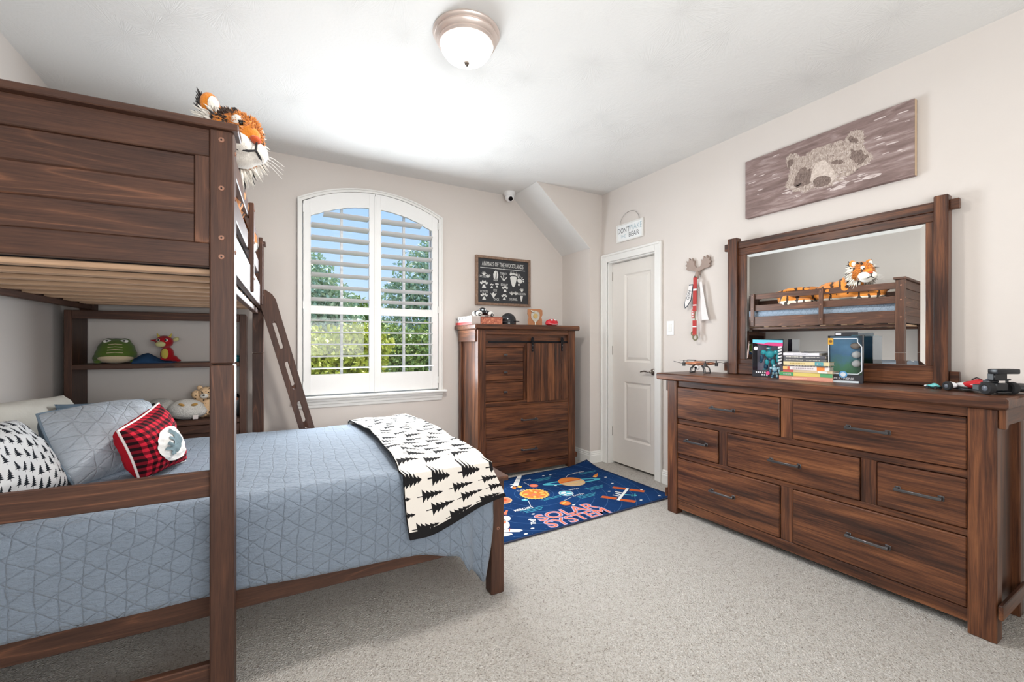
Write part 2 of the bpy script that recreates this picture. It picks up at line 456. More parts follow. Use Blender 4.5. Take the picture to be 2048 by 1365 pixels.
slab = MB().add([(dx + .0175 + p.z, p.x, p.y) for p in vs], fs).build('door_leaf', DOORW, d1, smooth=False)
for a, b_, e, f_ in panels:
    m = MB()
    steps = [(0, .0), (.012, .010), (.020, .012), (.045, .002), (.05, 0.001)]
    for (i0, h0), (i1, h1) in zip(steps, steps[1:]):
        A = [(dx + h0, a + i0, b_ + i0), (dx + h0, e - i0, b_ + i0), (dx + h0, e - i0, f_ - i0), (dx + h0, a + i0, f_ - i0)]
        B = [(dx + h1, a + i1, b_ + i1), (dx + h1, e - i1, b_ + i1), (dx + h1, e - i1, f_ - i1), (dx + h1, a + i1, f_ - i1)]
        m.add(A + B, [(k, (k + 1) % 4, 4 + (k + 1) % 4, 4 + k) for k in range(4)])
    m.add(B, [(0, 1, 2, 3)])
    m.box((dx + .012, a + .01, b_ + .01), (dx + .03, e - .01, f_ - .01))
    m.build('door_panel', DOORW, d1, smooth=False)
NICK = plain('satin_nickel', (150, 142, 134), .28, 1.0)
DARKM = plain('dark_metal', (46, 44, 44), .38, .9)
hm = MB(); hz = .955; hy = -hw + .075
hm.lathe([(.0, 0), (.031, 0), (.031, .006), (.026, .011), (.014, .013), (.011, .045), (.0, .047)], 24, M=T(dx, hy, hz) @ Matrix.Rotation(R(-90), 4, 'Y'))
hm.tube([(dx - .045, hy, hz), (dx - .052, hy + .03, hz + .004), (dx - .05, hy + .07, hz + .006), (dx - .047, hy + .115, hz - .004)], [.009, .0085, .0075, .006], 10)
hm.build('handle', NICK, d1)
for z in (.28, 1.1, 1.85): pbox('hinge', (dx - .004, hw - .016, z), (dx + .006, hw - .002, z + .09), NICK, d1, .001)

# ------------------------------------------------------------------ arched window with plantation shutters
w1 = bpy.data.objects.new('window_1', None); COL.objects.link(w1); struct(w1, 'arched window with white plantation shutters')
w1.location = (.8175, YB, .755); OX, OY, OZ = w1.location
SHW = plain('shutter_white', (240, 240, 238), .35, var=.01)
def wadd(vs, fs, y, name, mat, parent, off=(0, 0, 0)):
    return MB().add(vs, fs, M=T(-OX, y - OY, -OZ) @ XZ).build(name, mat, parent, smooth=False)
def ring(o, i, depth, y, name, mat, parent):
    vs, fs = shape2d(o, [i], depth); return wadd(vs, fs, y, name, mat, parent)
o_ = arch(.199, 1.436, .755, 2.405, .158); i_ = arch(.236, 1.399, .70, 2.385, .150)
def ringopen(o, i, depth, y, name):
    poly = o + i[::-1]
    return MB().prism([(p[0] - OX, p[1] - OZ) for p in poly], y - depth / 2 - OY, y + depth / 2 - OY, axis=1).build(name, WHITE, w1, smooth=False)
i2 = [(p[0], max(p[1], .755)) for p in i_]
ringopen(o_, i2, .024, YB - .010, 'casing')
ringopen(arch(.199, 1.436, .755, 2.405, .158), [(p[0], max(p[1], .755)) for p in arch(.211, 1.424, .755, 2.398, .155)], .034, YB - .016, 'casing_band')
# sill and apron
MB().prism([(0, 0), (-.055, 0), (-.062, .006), (-.062, .018), (-.055, .024), (0, .024)], .165 - OX, 1.47 - OX, axis=0).build('sill', WHITE, w1, smooth=False)
MB().prism([(-.002, -.075), (-.012, -.072), (-.016, -.05), (-.024, -.045), (-.028, -.024), (-.040, -.018), (-.044, 0), (-.002, 0)], .20 - OX, 1.435 - OX, axis=0).build('apron', WHITE, w1, smooth=False)
SY = YB - .002          # middle plane of the shutters
def shutter(xa, xb, ga, gb, hinge_left):
    """panel from xa..xb, louvre opening ga..gb"""
    sh = bpy.data.objects.new('shutter', None); COL.objects.link(sh); sh.parent = w1; sh.location = ((xa + xb) / 2 - OX, 0, 0)
    ox = (xa + xb) / 2
    A = arch(.236, 1.399, .78, 2.383, .149, 60); top = lambda x: min((abs(p[0] - x), p[1]) for p in A[1:-1])[1]
    B = arch(.285, 1.35, .78, 2.262, .140, 60); gt = lambda x: min((abs(p[0] - x), p[1]) for p in B[1:-1])[1]
    def pp(poly, name, d=.028, y=SY):
        return MB().prism([(p[0] - ox, p[1] - OZ) for p in poly], y - d / 2 - OY, y + d / 2 - OY, axis=1).build(name, SHW, sh, smooth=False)
    pp([(xa, .79), (ga, .79), (ga, top(ga)), (xa, top(xa))], 'stile')
    pp([(gb, .79), (xb, .79), (xb, top(xb)), (gb, top(gb))], 'stile')
    xs = [ga + (gb - ga) * i / 16 for i in range(17)]
    pp([(x, top(x)) for x in xs] + [(x, gt(x)) for x in xs[::-1]], 'arched_rail', .026)
    pp([(ga, .79), (gb, .79), (gb, .957), (ga, .957)], 'bottom_rail', .026)
    pp([(ga, 1.464), (gb, 1.464), (gb, 1.53), (ga, 1.53)], 'middle_rail', .026)
    # beads round the opening
    for x in (ga - .006, gb + .002): pp([(x, .79), (x + .004, .79), (x + .004, top(x) - .01), (x, top(x) - .01)], 'bead', .034)
    # louvres
    prof = [(-.057, 0), (-.045, .0045), (-.02, .0062), (.02, .0062), (.045, .0045), (.057, 0), (.045, -.0045), (.02, -.0062), (-.02, -.0062), (-.045, -.0045)]
    for zc, tilt in [(1.008 + .1 * k, 0) for k in range(5)] + [(1.585 + .1025 * k, 10) for k in range(8)]:
        la, lb = ga + .002, gb - .002
        while gt(la) < zc + .014 and la < lb: la += .008
        while gt(lb) < zc + .014 and lb > la: lb -= .008
        ct, sn = math.cos(R(tilt)), math.sin(R(tilt))
        pr = [(y * ct + z * sn + SY - OY, z * ct - y * sn + zc - OZ) for y, z in prof]
        if lb - la > .05: MB().prism(pr, la - ox, lb - ox, axis=0).build('louver', SHW, sh, angle=30)
    hx = xa - .004 if hinge_left else xb - .006
    for z in (.84, 1.5, 2.29): pbox('hinge', (hx - ox, SY - .022 - OY, z - OZ), (hx + .01 - ox, SY - .01 - OY, z + .065 - OZ), SHW, sh, .001)
shutter(.243, .8145, .299, .764, True)
shutter(.8185, 1.392, .867, 1.335, False)
pbox('astragal', (.806 - OX, SY - .022 - OY, .79 - OZ), (.828 - OX, SY - .012 - OY, 2.51 - OZ), SHW, w1, .003)
# the glazed sash behind the shutters
GY = YB + .105
FRAMEW = plain('sash_white', (244, 245, 244), .4, var=.01)
vs, fs = shape2d(arch(.225, 1.41, .72, 2.385, .15), [arch(.285, 1.352, .79, 2.345, .14)], .05); wadd(vs, fs, GY, 'sash_frame', FRAMEW, w1)
for x in (.552, 1.10): pbox('muntin', (x - .011 - OX, GY - .014 - OY, .79 - OZ), (x + .011 - OX, GY + .014 - OY, 2.45 - OZ), FRAMEW, w1, .001)
pbox('muntin', (.80 - OX, GY - .02 - OY, .79 - OZ), (.84 - OX, GY + .02 - OY, 2.48 - OZ), FRAMEW, w1, .001)
pbox('meeting_rail', (.285 - OX, GY - .02 - OY, 1.475 - OZ), (1.352 - OX, GY + .02 - OY, 1.52 - OZ), FRAMEW, w1, .001)
def m_glass():
    t = MT('window_glass'); t.nt.nodes.remove(t.b)
    tr = t.n('ShaderNodeBsdfTransparent'); gl = t.n('ShaderNodeBsdfGlossy'); mx = t.n('ShaderNodeMixShader'); fr = t.n('ShaderNodeFresnel'); fr.inputs[0].default_value = 1.3
    gl.inputs['Roughness'].default_value = 0.02; t.l(fr.outputs[0], mx.inputs[0]); t.l(tr.outputs[0], mx.inputs[1]); t.l(gl.outputs[0], mx.inputs[2])
    t.l(mx.outputs[0], t.nt.nodes['Material Output'].inputs[0]); return t.m
GLASS = m_glass()
vs, fs = shape2d(arch(.285, 1.352, .79, 2.345, .14), [], .004); wadd(vs, fs, GY, 'pane', GLASS, w1)

# ------------------------------------------------------------------ garden seen through the window
def m_leaf(name, c0, c1, c2):
    t = MT(name); v = t.obj()
    n = t.noise(v, 6, 3, .7); n2 = t.noise(v, 60, 2)
    col = t.ramp(n * .6 + n2 * .4, [(.35, lin(*c0)), (.5, lin(*c1)), (.66, lin(*c2))])
    t.set(col, .55, spec=.3); t.b.inputs['Subsurface Weight'].default_value = 0
    return t.m
LEAF_Y = m_leaf('leaf_yellow_green', (108, 122, 34), (168, 178, 62), (216, 214, 110))
LEAF_G = m_leaf('leaf_green', (86, 108, 50), (138, 160, 82), (192, 204, 130))
LEAF_B = m_leaf('leaf_grey_green', (112, 140, 112), (160, 184, 150), (210, 224, 190))
BARK = plain('bark', (96, 78, 62), .9, var=.2)
rnd = random.Random(4)
def tree(name, label, base, blobs, mat, n, ls, group=None):
    t = thing(name, label, 'tree' if 'tree' in name else 'shrub', base, 0, group)
    vs, fs = [], []
    for k in range(n):
        (cx, cy, cz), (rx, ry, rz) = rnd.choices(blobs, [b[1][0] * b[1][2] for b in blobs])[0]
        u = Vector((rnd.gauss(0, 1), rnd.gauss(0, 1), rnd.gauss(0, 1))).normalized() * (rnd.random() ** .4)
        p = Vector((cx + u.x * rx, cy + u.y * ry, cz + u.z * rz))
        L = ls * rnd.uniform(.6, 1.25); q = Euler((rnd.uniform(-1.2, 1.2), rnd.uniform(-1.2, 1.2), rnd.uniform(0, 6.28))).to_matrix()
        i = len(vs)
        vs += [p + q @ Vector(w) * L for w in ((-.5, 0, 0), (0, .26, .05), (.5, 0, 0), (0, -.26, .05))]
        fs.append((i, i + 1, i + 2, i + 3))
    MB().add(vs, fs).build('crown', mat, t, smooth=False, fix=False, center=False)['kind'] = 'stuff'
    tr = MB(); zt = max(b[0][2] for b in blobs); tr.tube([(0, 0, -.1), (.03, 0, zt * .4), (-.02, 0, zt * .8)], [.07, .05, .025], 8)
    for b in blobs: tr.tube([(0, 0, zt * .35), (b[0][0] * .5, b[0][1] * .5, (zt * .35 + b[0][2]) / 2), b[0]], [.03, .022, .01], 6)
    tr.build('trunk', BARK, t, center=False)
struct(MB().box((-14, 4.3, -3.1), (18, 26, -3.0)).build('ground_garden', plain('pale_bounce_ground', (206, 202, 192), .9, var=.08), smooth=False))  # unseen ground, made pale to bounce sun up onto the louvre undersides
G0 = -3.0
tree('hedge_shrub', 'yellow-green sunlit shrub low outside the left shutter', (.75, 5.9, G0), [((0, 0, 3.7), (.7, .5, .75)), ((-.5, .2, 3.9), (.6, .4, .6)), ((.3, .1, 4.15), (.45, .3, .35))], LEAF_Y, 9000, .085)
tree('hedge_shrub', 'dark green shrub low outside the right shutter', (2.05, 7.05, G0), [((0, 0, 3.7), (.75, .5, .8)), ((.5, .2, 4.0), (.6, .4, .65)), ((-.35, .1, 4.0), (.5, .3, .55))], LEAF_G, 9000, .085)
tree('garden_tree', 'tall grey-green tree rising into the sky outside the right shutter', (2.85, 8.5, G0), [((-.1, 0, 5.2), (.75, .6, 1.0)), ((.3, 0, 5.9), (.7, .6, .55)), ((-.55, .1, 5.0), (.5, .4, .5)), ((.2, 0, 4.2), (.9, .6, .9))], LEAF_B, 9000, .10)
tree('garden_tree', 'grey-green tree standing at the left edge outside the left shutter', (.62, 8.4, G0), [((0, 0, 5.1), (.5, .5, .75)), ((.35, .1, 4.8), (.5, .5, .6)), ((-.3, 0, 5.6), (.35, .3, .45)), ((.3, 0, 4.3), (.8, .5, .7))], LEAF_B, 8000, .10)
tree('garden_tree', 'small olive tree between the two taller trees outside', (1.75, 9.8, G0), [((0, 0, 4.5), (.5, .4, .6)), ((.35, 0, 4.2), (.5, .4, .6)), ((-.1, 0, 4.9), (.3, .3, .35))], LEAF_G, 6000, .09)
tree('garden_tree', 'broad dark tree at the right edge of the garden', (4.6, 10.6, G0), [((0, 0, 5.0), (.9, .6, 1.3)), ((-.5, 0, 4.2), (.9, .6, .9))], LEAF_G, 6000, .11)

# ------------------------------------------------------------------ flush ceiling lamp
lamp = thing('ceiling_lamp', 'flush nickel ceiling lamp with a frosted glass dome', 'lamp', (.848, 1.984, ZC))
MB().lathe([(.162, 0), (.165, -.008), (.16, -.016), (.152, -.02), (.155, -.03), (.147, -.042), (.139, -.047), (.141, -.055), (.132, -.062), (.10, -.055), (.0, -.05)], 48).build('rim', plain('brushed_nickel', (222, 208, 200), .32, .55), lamp)
MB().lathe([(.13, -.058), (.122, -.085), (.102, -.112), (.07, -.131), (.03, -.141), (.0, -.143)], 48).build('glass_dome', glow('frosted_glass', (255, 250, 244), .85), lamp)
MB().lathe([(.0, -.139), (.012, -.142), (.013, -.148), (.007, -.152), (.009, -.157), (.0, -.161)], 20).build('finial', NICK, lamp)
ll = light('lamp_light', 'AREA', (.848, 1.984, ZC - .168), (0, 0, 0), 30.0, (1.0, .955, .90), shape='DISK', size=.25)

# dome camera under the ceiling
dc = thing('security_camera', 'white dome security camera under the ceiling beside the slope', 'camera', (2.12, 3.86, ZC))
WPL = plain('white_plastic', (236, 236, 236), .35)
MB().lathe([(.0, 0), (.056, 0), (.058, -.012), (.05, -.04), (.0, -.04)], 28).build('base', WPL, dc)
MB().ell((0, 0, -.052), (.047, .047, .045), sub=3).build('ball', WPL, dc)
cd = Vector((-.12, -.75, -.55)).normalized()
MB().cyl(Vector((0, 0, -.052)) + cd * .036, Vector((0, 0, -.052)) + cd * .049, .024, .021, 20).build('lens', plain('camera_lens', (18, 18, 20), .12), dc)
# ------------------------------------------------------------------ fabrics
def m_quilt(name, c0, c1, L=.056):
    t = MT(name); u, v, _ = t.xyz(t.uv()); base = t.uv()
    w1 = (t.noise(base, 4, 2) - .5) * .9; w2 = (t.noise(base, 26, 2) - .5) * .22
    h = None
    for ang in (2, 60, -57):
        a = R(ang); d = (u * (math.cos(a) / L) + v * (math.sin(a) / L) + w1 + w2).fract()
        e = (d - .5).abs() * 2                      # 1 on the stitch line
        g = e.op('POWER', 13.0)
        h = g if h is None else h.max(g)
    puck = t.noise(t.scale(base, (.55, 1.3, 1)), 62, 4, .65, .5)
    t.bump(h * -.45 + puck * 1.15, 1.0, .007)
    fine = t.noise(base, 300, 2)
    col = t.mix(h * .10 + fine * .1, lin(*c0), lin(*c1))
    return t.set(col, .85, spec=.15, **{'Sheen Weight': .2})
QUILT = m_quilt('blue_grey_quilt', (126, 138, 152), (86, 101, 119))
SHAM = m_quilt('grey_quilted_sham', (172, 180, 189), (122, 131, 142), .058)
def m_trees(name, cell, ch, ink, ground, vert=False, band=None):
    t = MT(name); u, v, _ = t.xyz(t.uv())
    if vert: u, v = v, u
    row = (v / ch).floor(); rr = (row * 12.9898).sin() * 43758.5453; rr = rr.fract()
    uu = u / cell + rr * 1.0; ci = uu.floor()
    hsh = ((ci * 78.233 + row * 37.719).sin() * 43758.5453).fract()
    s = uu.fract(); tt = (v / ch).fract() - .5
    s = (s - .03 - hsh * .12) / (hsh * .18 + .68)          # 0..1 along the tree
    tt = tt / .92 + (hsh - .5) * .10
    sp = (s - .14) / .84; saw = (sp * 5).fract()
    half = (sp.inv() * .42 + .07) * (saw * -.62 + 1)
    crown = (tt.abs() < half) * (sp > 0) * (sp < 1)
    trunk = (tt.abs() < .035) * (s > -.06) * (s < .3)
    m = crown.max(trunk)
    if band: m = m.max(E(t.nt, (t.xyz(t.uv())[1] > band[0]).v)).max(t.xyz(t.uv())[0] < band[1])
    f = t.noise(t.uv(), 420, 2)
    col = t.mix(m, t.mix(f * .25, lin(*ground), lin(206, 196, 182)), lin(*ink))
    t.bump(f + t.noise(t.uv(), 14, 3) * 2, .25, .004)
    return t.set(col, .9, spec=.1)
BLANKET = m_trees('tree_blanket', .150, .072, (34, 33, 34), (236, 230, 221), band=(1.700, .004))
TREEPIL = m_trees('tree_pillowcase', .058, .030, (38, 42, 48), (232, 234, 236), vert=True)
def m_plaid():
    t = MT('red_plaid'); u, v, _ = t.xyz(t.uv()); p = .027
    a = (u / p).fract() < .5; b = (v / p).fract() < .5
    n = t.noise(t.uv(), 500, 2)
    k = (a + b) * .5
    col = t.ramp(k * .98 + .01, [(0, lin(205, 38, 58)), (.25, lin(205, 38, 58)), (.3, lin(120, 24, 36)), (.7, lin(120, 24, 36)), (.75, lin(36, 16, 20))], 'CONSTANT')
    t.bump(n + t.noise(t.uv(), 16, 3) * 2, .3, .004)
    return t.set(col, .85, spec=.1)
PLAID = m_plaid()
def cloth(name, rgb, wr=14):
    t = MT(name); v = t.obj(); n = t.noise(v, wr, 3); f = t.noise(v, 500, 2)
    t.bump(n * 2 + f * .4, .35, .01); c = lin(*rgb)
    return t.set(t.mix(f * .4, c, tuple(x * .82 for x in c[:3]) + (1,)), .88, spec=.12)
SLATE = cloth('slate_blue_cotton', (112, 130, 146)); CREAM = cloth('cream_cotton', (222, 217, 206)); RED = cloth('red_cotton', (190, 28, 44)); MATT = cloth('mattress_ticking', (198, 196, 192))
DARKUND = cloth('dark_mattress_underside', (58, 58, 62)); WHT = cloth('white_cotton', (238, 236, 232))

# ------------------------------------------------------------------ upper bunk (twin, standing across the lower bed)
bk = thing('bunk_bed', 'dark pine upper bunk with a plank end panel and guard rails', 'bunk bed', (-.105, 1.76, 0), R(-2.0))
P = 'pine'; BW = 1.01; BL = 2.0
BOLT = plain('bolt_cap', (150, 108, 88), .5, .2)
def bolt(parent, p, d, r=.009):
    p = Vector(p); d = Vector(d)
    MB().cyl(p, p + d * .003, r, r * .9, 18).cyl(p + d * .002, p + d * .0045, r * .35, r * .3, 10, mat=1).build('bolt', [BOLT, DARKM], parent)
for px in (-.07, -BW):
    for py in (0, BL - .07):
        if not (py > 1 and px < -.5): wbox('post', (px, py, 0), (px + .07, py + .078, 1.148), P, bk, .004)
        wbox('post', (px, py, 1.428 if (py > 1 and px < -.5) else 1.151), (px + .07, py + .078, 1.94), P, bk, .004)
for z in (1.906, 1.743, 1.576, 1.512):
    bolt(bk, (-.036, 0, z), (0, -1, 0))
for py in (0, BL - .078):
    o = 0
    wbox('end_cap', (-BW - .02, py - .014, 1.94), (.014, py + .094, 1.964), P, bk, .003)
    wbox('end_rail', (-BW + .07, py + .012, 1.848), (-.07, py + .045, 1.94), P, bk)
    wbox('end_rail', (-BW + .07, py + .012, 1.478), (-.07, py + .045, 1.557), P, bk)
    wbox('end_stile', (-.112, py + .012, 1.557), (-.07, py + .045, 1.848), P, bk, .002)
    wbox('end_stile', (-BW + .07, py + .012, 1.557), (-BW + .112, py + .045, 1.848), P, bk, .002)
    for k in range(3): wbox('end_plank', (-BW + .112, py + .020, 1.557 + k * .097), (-.112, py + .04, 1.557 + (k + 1) * .097), P, bk, .004)
# low cross rails of the near end
wbox('cross_rail', (-BW + .07, .022, .700), (-.07, .05, .786), P, bk)
wbox('cross_rail', (-BW + .07, .022, .05), (-.07, .05, .135), P, bk)
# long side boards and guard rails
for x in (-.032, -BW + .002): wbox('side_board', (x, .078, 1.47), (x + .03, BL - .07, 1.605), P, bk)
for z0, z1 in ((1.683, 1.762), (1.842, 1.912)):
    wbox('guard_rail', (-.032, .078, z0), (-.010, 1.585, z1), P, bk); wbox('guard_rail', (-BW + .004, .078, z0), (-BW + .026, BL - .07, z1), P, bk)
for y in (.745, 1.545):
    wbox('guard_post', (-.010, y, 1.475), (.012, y + .045, 1.915), P, bk)
    for z in (1.54, 1.72, 1.88): bolt(bk, (.012, y + .022, z), (1, 0, 0), .006)
for z in (1.54, 1.72, 1.88): MB().box((-.0005, .028, z - .006), (.001, .034, z + .006)).build('barrel_slot', DARKM, bk)
for z in (1.535, 1.72, 1.876): bolt(bk, (0, .03, z), (1, 0, 0), .008)
wbox('ledger', (-.062, .078, 1.432), (-.032, BL - .07, 1.462), P, bk); wbox('ledger', (-BW + .032, .078, 1.432), (-BW + .062, BL - .07, 1.462), P, bk)
for k in range(9): wbox('slat', (-BW + .04, .085 + k * .215, 1.462), (-.04, .085 + k * .215 + .062, 1.480), 'raw', bk, .003)

um = thing('upper_mattress', 'mattress on the slats of the upper bunk', 'mattress', (-.105, 1.76, 0), R(-2.0))
MB().box((-BW + .05, .1, 1.481), (-.045, BL - .1, 1.665), .03, seg=3).build('mattress_body', [DARKUND], um)
uq = MB()
def uqf(a, b):
    s = -.62 + a * 1.24; L = .455; r = .03; x = s
    z = 1.70; 
    if abs(s) > L: z = 1.70 - (abs(s) - L) * .95; x = math.copysign(L + (1 - math.exp(-(abs(s) - L) * 30)) * .012, s)
    y = .085 + b * (BL - .2)
    n = mnoise.noise(Vector((s * 9, y * 9, 2))) * .010 + mnoise.noise(Vector((s * 3, y * 3, 5))) * .014
    return (-BW / 2 + x, y, z + n), (s, y)
uq.grid(uqf, 50, 90)
tag(uq.build('quilt', QUILT, None, center=False), 'blue-grey quilt covering the mattress of the upper bunk', 'quilt')
bpy.data.objects['quilt'].location = (-.105, 1.76, 0); bpy.data.objects['quilt'].rotation_euler = (0, 0, R(-2.0))

# ------------------------------------------------------------------ ladder
ld = thing('bunk_ladder', 'dark pine ladder with slotted side rails leaning on the upper bunk', 'ladder', (.40, 3.40, 0))
def ladder_rail(y0):
    # drawn in x,z: leaning from the floor up to the bunk
    def at(s, o): # s along the rail, o across
        d = Vector((-.262, .965)); n = Vector((.965, .262)); q = d * s + n * o; return (q.x, q.y)
    w = .05
    outer = [at(-.02, -w), at(.02, w), at(1.56, w), at(1.60, w * .75), at(1.64, w * .1), at(1.64, -w)]
    outer[0] = (at(0, -w)[0], 0); outer[1] = (at(0, w)[0] , 0)
    holes = []
    for s0, s1 in ((1.22, 1.42), (.93, 1.13), (.64, .84), (.35, .55)):
        h = []
        for k in range(9): a = PI / 2 + PI * k / 8; h.append(at(s0 + .015 + math.cos(a) * .015 , math.sin(a) * .013))
        for k in range(9): a = -PI / 2 + PI * k / 8; h.append(at(s1 - .015 + math.cos(a) * .015, math.sin(a) * .013))
        holes.append(h)
    vs, fs = shape2d(outer, holes, .024)
    return MB().add(vs, fs, M=T(0, y0, 0) @ XZ).build('side_rail', wood(P, 2), ld, smooth=False)
ladder_rail(.012); ladder_rail(.29)
for s in (.28, .59, .88, 1.17, 1.47):
    q = Vector((-.262, .965)) * s
    MB().box((-.045, .025, -.011), (.045, .278, .011), .003, M=T(q.x, 0, q.y)).build('rung', wood(P, 1), ld, smooth=False)

# ------------------------------------------------------------------ lower bed (full)
lb = thing('lower_bed', 'dark pine lower bed with a low footboard', 'bed', (.97, 1.885, 0))
bx0 = .97
def lw(name, lo, hi, **k): return wbox(name, (lo[0] - bx0, lo[1] - 1.885, lo[2]), (hi[0] - bx0, hi[1] - 1.885, hi[2]), P, lb, **k)
for y in (1.885, 3.295): lw('post', (.936, y, 0), (1.005, y + .067, .553), bev=.004)
lw('footboard_cap', (.918, 1.862, .553), (1.018, 3.385, .576))
for k in range(3): lw('footboard_plank', (.955, 1.952, .22 + k * .111), (.983, 3.295, .22 + (k + 1) * .111), bev=.004)
lw('side_rail', (-1.09, 1.902, .235), (.936, 1.927, .345)); lw('side_rail', (-1.09, 3.31, .235), (.936, 3.335, .345))
for y in (1.885, 3.295): lw('head_post', (-1.14, y, 0), (-1.075, y + .067, .62))
lw('headboard_rail', (-1.125, 1.952, .35), (-1.095, 3.295, .60))
for z in (.472, .32): bolt(lb, (1.005 - bx0 - .034, 0, z), (0, -1, 0), .008)
for k in range(8): MB().box((-1.0 + k * .26 - bx0, .03, .30), (-.93 + k * .26 - bx0, 1.42, .318), .002).build('slat', wood('raw', 1), lb, smooth=False)
lm = tag(MB().box((-1.085, 1.93, .325), (.928, 3.305, .628), .05, seg=4).build('lower_mattress', MATT), 'thick white mattress under the grey quilt of the lower bed', 'mattress')

# quilt of the lower bed: a sheet over the mattress with side drops and a folded flap at the foot
prof = [(3.352, .33), (3.352, .56)] + [(3.31 + .042 * math.cos(a), .60 + .04 * math.sin(a)) for a in [i * PI / 2 / 5 for i in range(6)]]
prof += [(3.31 - (3.31 - 1.945) * i / 26, .642 + .014 * math.sin(PI * i / 26)) for i in range(1, 26)]
prof += [(1.925 - .047 * math.sin(a), .598 + .05 * math.cos(a)) for a in [i * PI / 2 / 6 for i in range(7)]]
prof += [(1.875, .57), (1.8735, .53), (1.873, .49), (1.873, .45), (1.873, .41), (1.874, .37), (1.875, .335)]
cum = [0]
for a, b in zip(prof, prof[1:]): cum.append(cum[-1] + math.hypot(a[0] - b[0], a[1] - b[1]))
def along(d):
    for i in range(len(cum) - 1):
        if d <= cum[i + 1] or i == len(cum) - 2:
            f = (d - cum[i]) / (cum[i + 1] - cum[i]); return [prof[i][k] + f * (prof[i + 1][k] - prof[i][k]) for k in (0, 1)]
def sm(x, a, b):
    t_ = max(0, min(1, (x - a) / (b - a))); return t_ * t_ * (3 - 2 * t_)
def hem(x):
    return .325 - .035 * sm(x, -.3, .75) - .04 * sm(x, .55, .76)
def qf(a, b):
    x = -1.07 + a * 1.995; Ltop = cum[-1] - .235
    d = b * cum[-1]; y, z = along(d); s = 0
    if z < .575 and y < 2:                       # near side drop, stretched or shortened to the hem
        f = (.575 - z) / (.575 - .335); hz = hem(x) 
        fl = sm(x, .755, .80); hz = hz * (1 - fl) + (.175 - .075 * sm(x, .80, .90)) * fl
        z = .575 - f * (.575 - hz)
        wave = math.sin((x + .2) * 11) * .005 + mnoise.noise(Vector((x * 4, z * 4, 1))) * .010
        fold = (-.030 * math.exp(-((x - .785) / .028) ** 2) + .014 * math.exp(-((x - .845) / .03) ** 2) - .018 * math.exp(-((x - .905) / .022) ** 2)) * f
        y += wave * f * .9 + fold - .004 * f
        x += .022 * fl * math.sin(f * PI * 1.1) * sm(x, .85, .93) - .03 * fl * f * sm(x, .86, .93)
    n = mnoise.noise(Vector((x * 7, d * 7, 3))) * .0045 + mnoise.noise(Vector((x * 22, d * 22, 7))) * .002
    if y > 1.93: z += n + mnoise.noise(Vector((x * 2, d * 2, 9))) * .006 - .012 * sm(y, 2.6, 3.3) 
    else: y += n
    return (x, y, z), (x, d)
lq = MB().grid(qf, 170, 110)
lqo = lq.build('quilt', QUILT, None, center=False)
sm_ = lqo.modifiers.new('thick', 'SOLIDIFY'); sm_.thickness = .006; sm_.offset = 1
tag(lqo, 'blue-grey stitched quilt spread over the lower bed', 'quilt')

# tree-print throw over the foot of the bed
def bf(a, b):
    # a across (0 left edge .. 1 right edge), b from the far side over the top and down the near side
    tot = 2.20; d = b * tot; top0 = .14; w0 = .49
    xl = .50 + .02 * math.sin(b * 5); xr = .915
    x = xl + a * (xr - xl)
    Ld = .10; Lt = Ld + 1.36
    fx = 0
    if d < Ld: y = 3.375 - .0; z = .655 - (Ld - d)
    elif d < Lt:
        f = (d - Ld) / (Lt - Ld); y = 3.365 - f * (3.365 - 1.915); z = .668 + .016 * math.sin(PI * f)
        z += .010 * math.sin(x * 26 + y * 3) * .6 + mnoise.noise(Vector((x * 6, y * 5, 4))) * .016 + .008
        z -= .012 * sm(y, 2.6, 3.3)
        e0 = min(f, 1 - f)
        if e0 < .05: z -= (.05 - e0) ** 2 * 9
    else:
        f = (d - Lt) / (tot - Lt); g = min(1, f / .10)
        drop = .262 * (1 - .42 * sm(a, .1, 1.0))
        y = 1.915 - .068 * math.sin(min(1, f / .12) * PI / 2) + .004 * math.sin(x * 30)
        z = .660 - .022 * min(1, f / .1) - drop * f
        x += f * (.045 * (1 - a) + .075 * a)
        y -= .012 * f * sm(a, .65, 1.0) + mnoise.noise(Vector((x * 8, z * 6, 8))) * .010
        y = min(y, 1.846)
        if a > .86: y += (a - .86) * .05 * sm(f, .55, 1)
        dd = Lt + f * .275
        return (x, y, z), (a * .46, dd)
    return (x, y, z), (a * .46, d)
tb = MB().grid(bf, 60, 150)
def band_uv(o): pass
tbo = tb.build('throw_blanket', BLANKET, None, center=False)
s2 = tbo.modifiers.new('thick', 'SOLIDIFY'); s2.thickness = .007; s2.offset = 1
tag(tbo, 'cream throw blanket with black pine trees over the foot of the lower bed', 'blanket')

# ------------------------------------------------------------------ pillows
def pillow_surf(C, thick, puff=.5, seed=0, corner=.10):
    BLc, BRc, TRc, TLc = [Vector(c) for c in C]
    nrm = ((BRc - BLc).cross(TLc - BLc)).normalized()
    def S(u, v, side):
        # pulled-in edges between the corners
        cu = 1 - corner * math.sin(PI * v); cv = 1 - corner * math.sin(PI * u)
        uu = .5 + (u - .5) * cu; vv = .5 + (v - .5) * cv
        p = BLc.lerp(BRc, uu).lerp(TLc.lerp(TRc, uu), vv)
        h = (max(0, 1 - abs(2 * u - 1) ** 2.4) * max(0, 1 - abs(2 * v - 1) ** 2.4)) ** puff * thick / 2
        h *= 1 + .16 * mnoise.noise(Vector((u * 4, v * 4, seed + side)))
        h += .006 * mnoise.noise(Vector((u * 11, v * 11, seed + 3 * side))) * min(1, h / .02)
        return p + nrm * h * side
    w = (BRc - BLc).length; hh = (TLc - BLc).length
    return S, w, hh, nrm
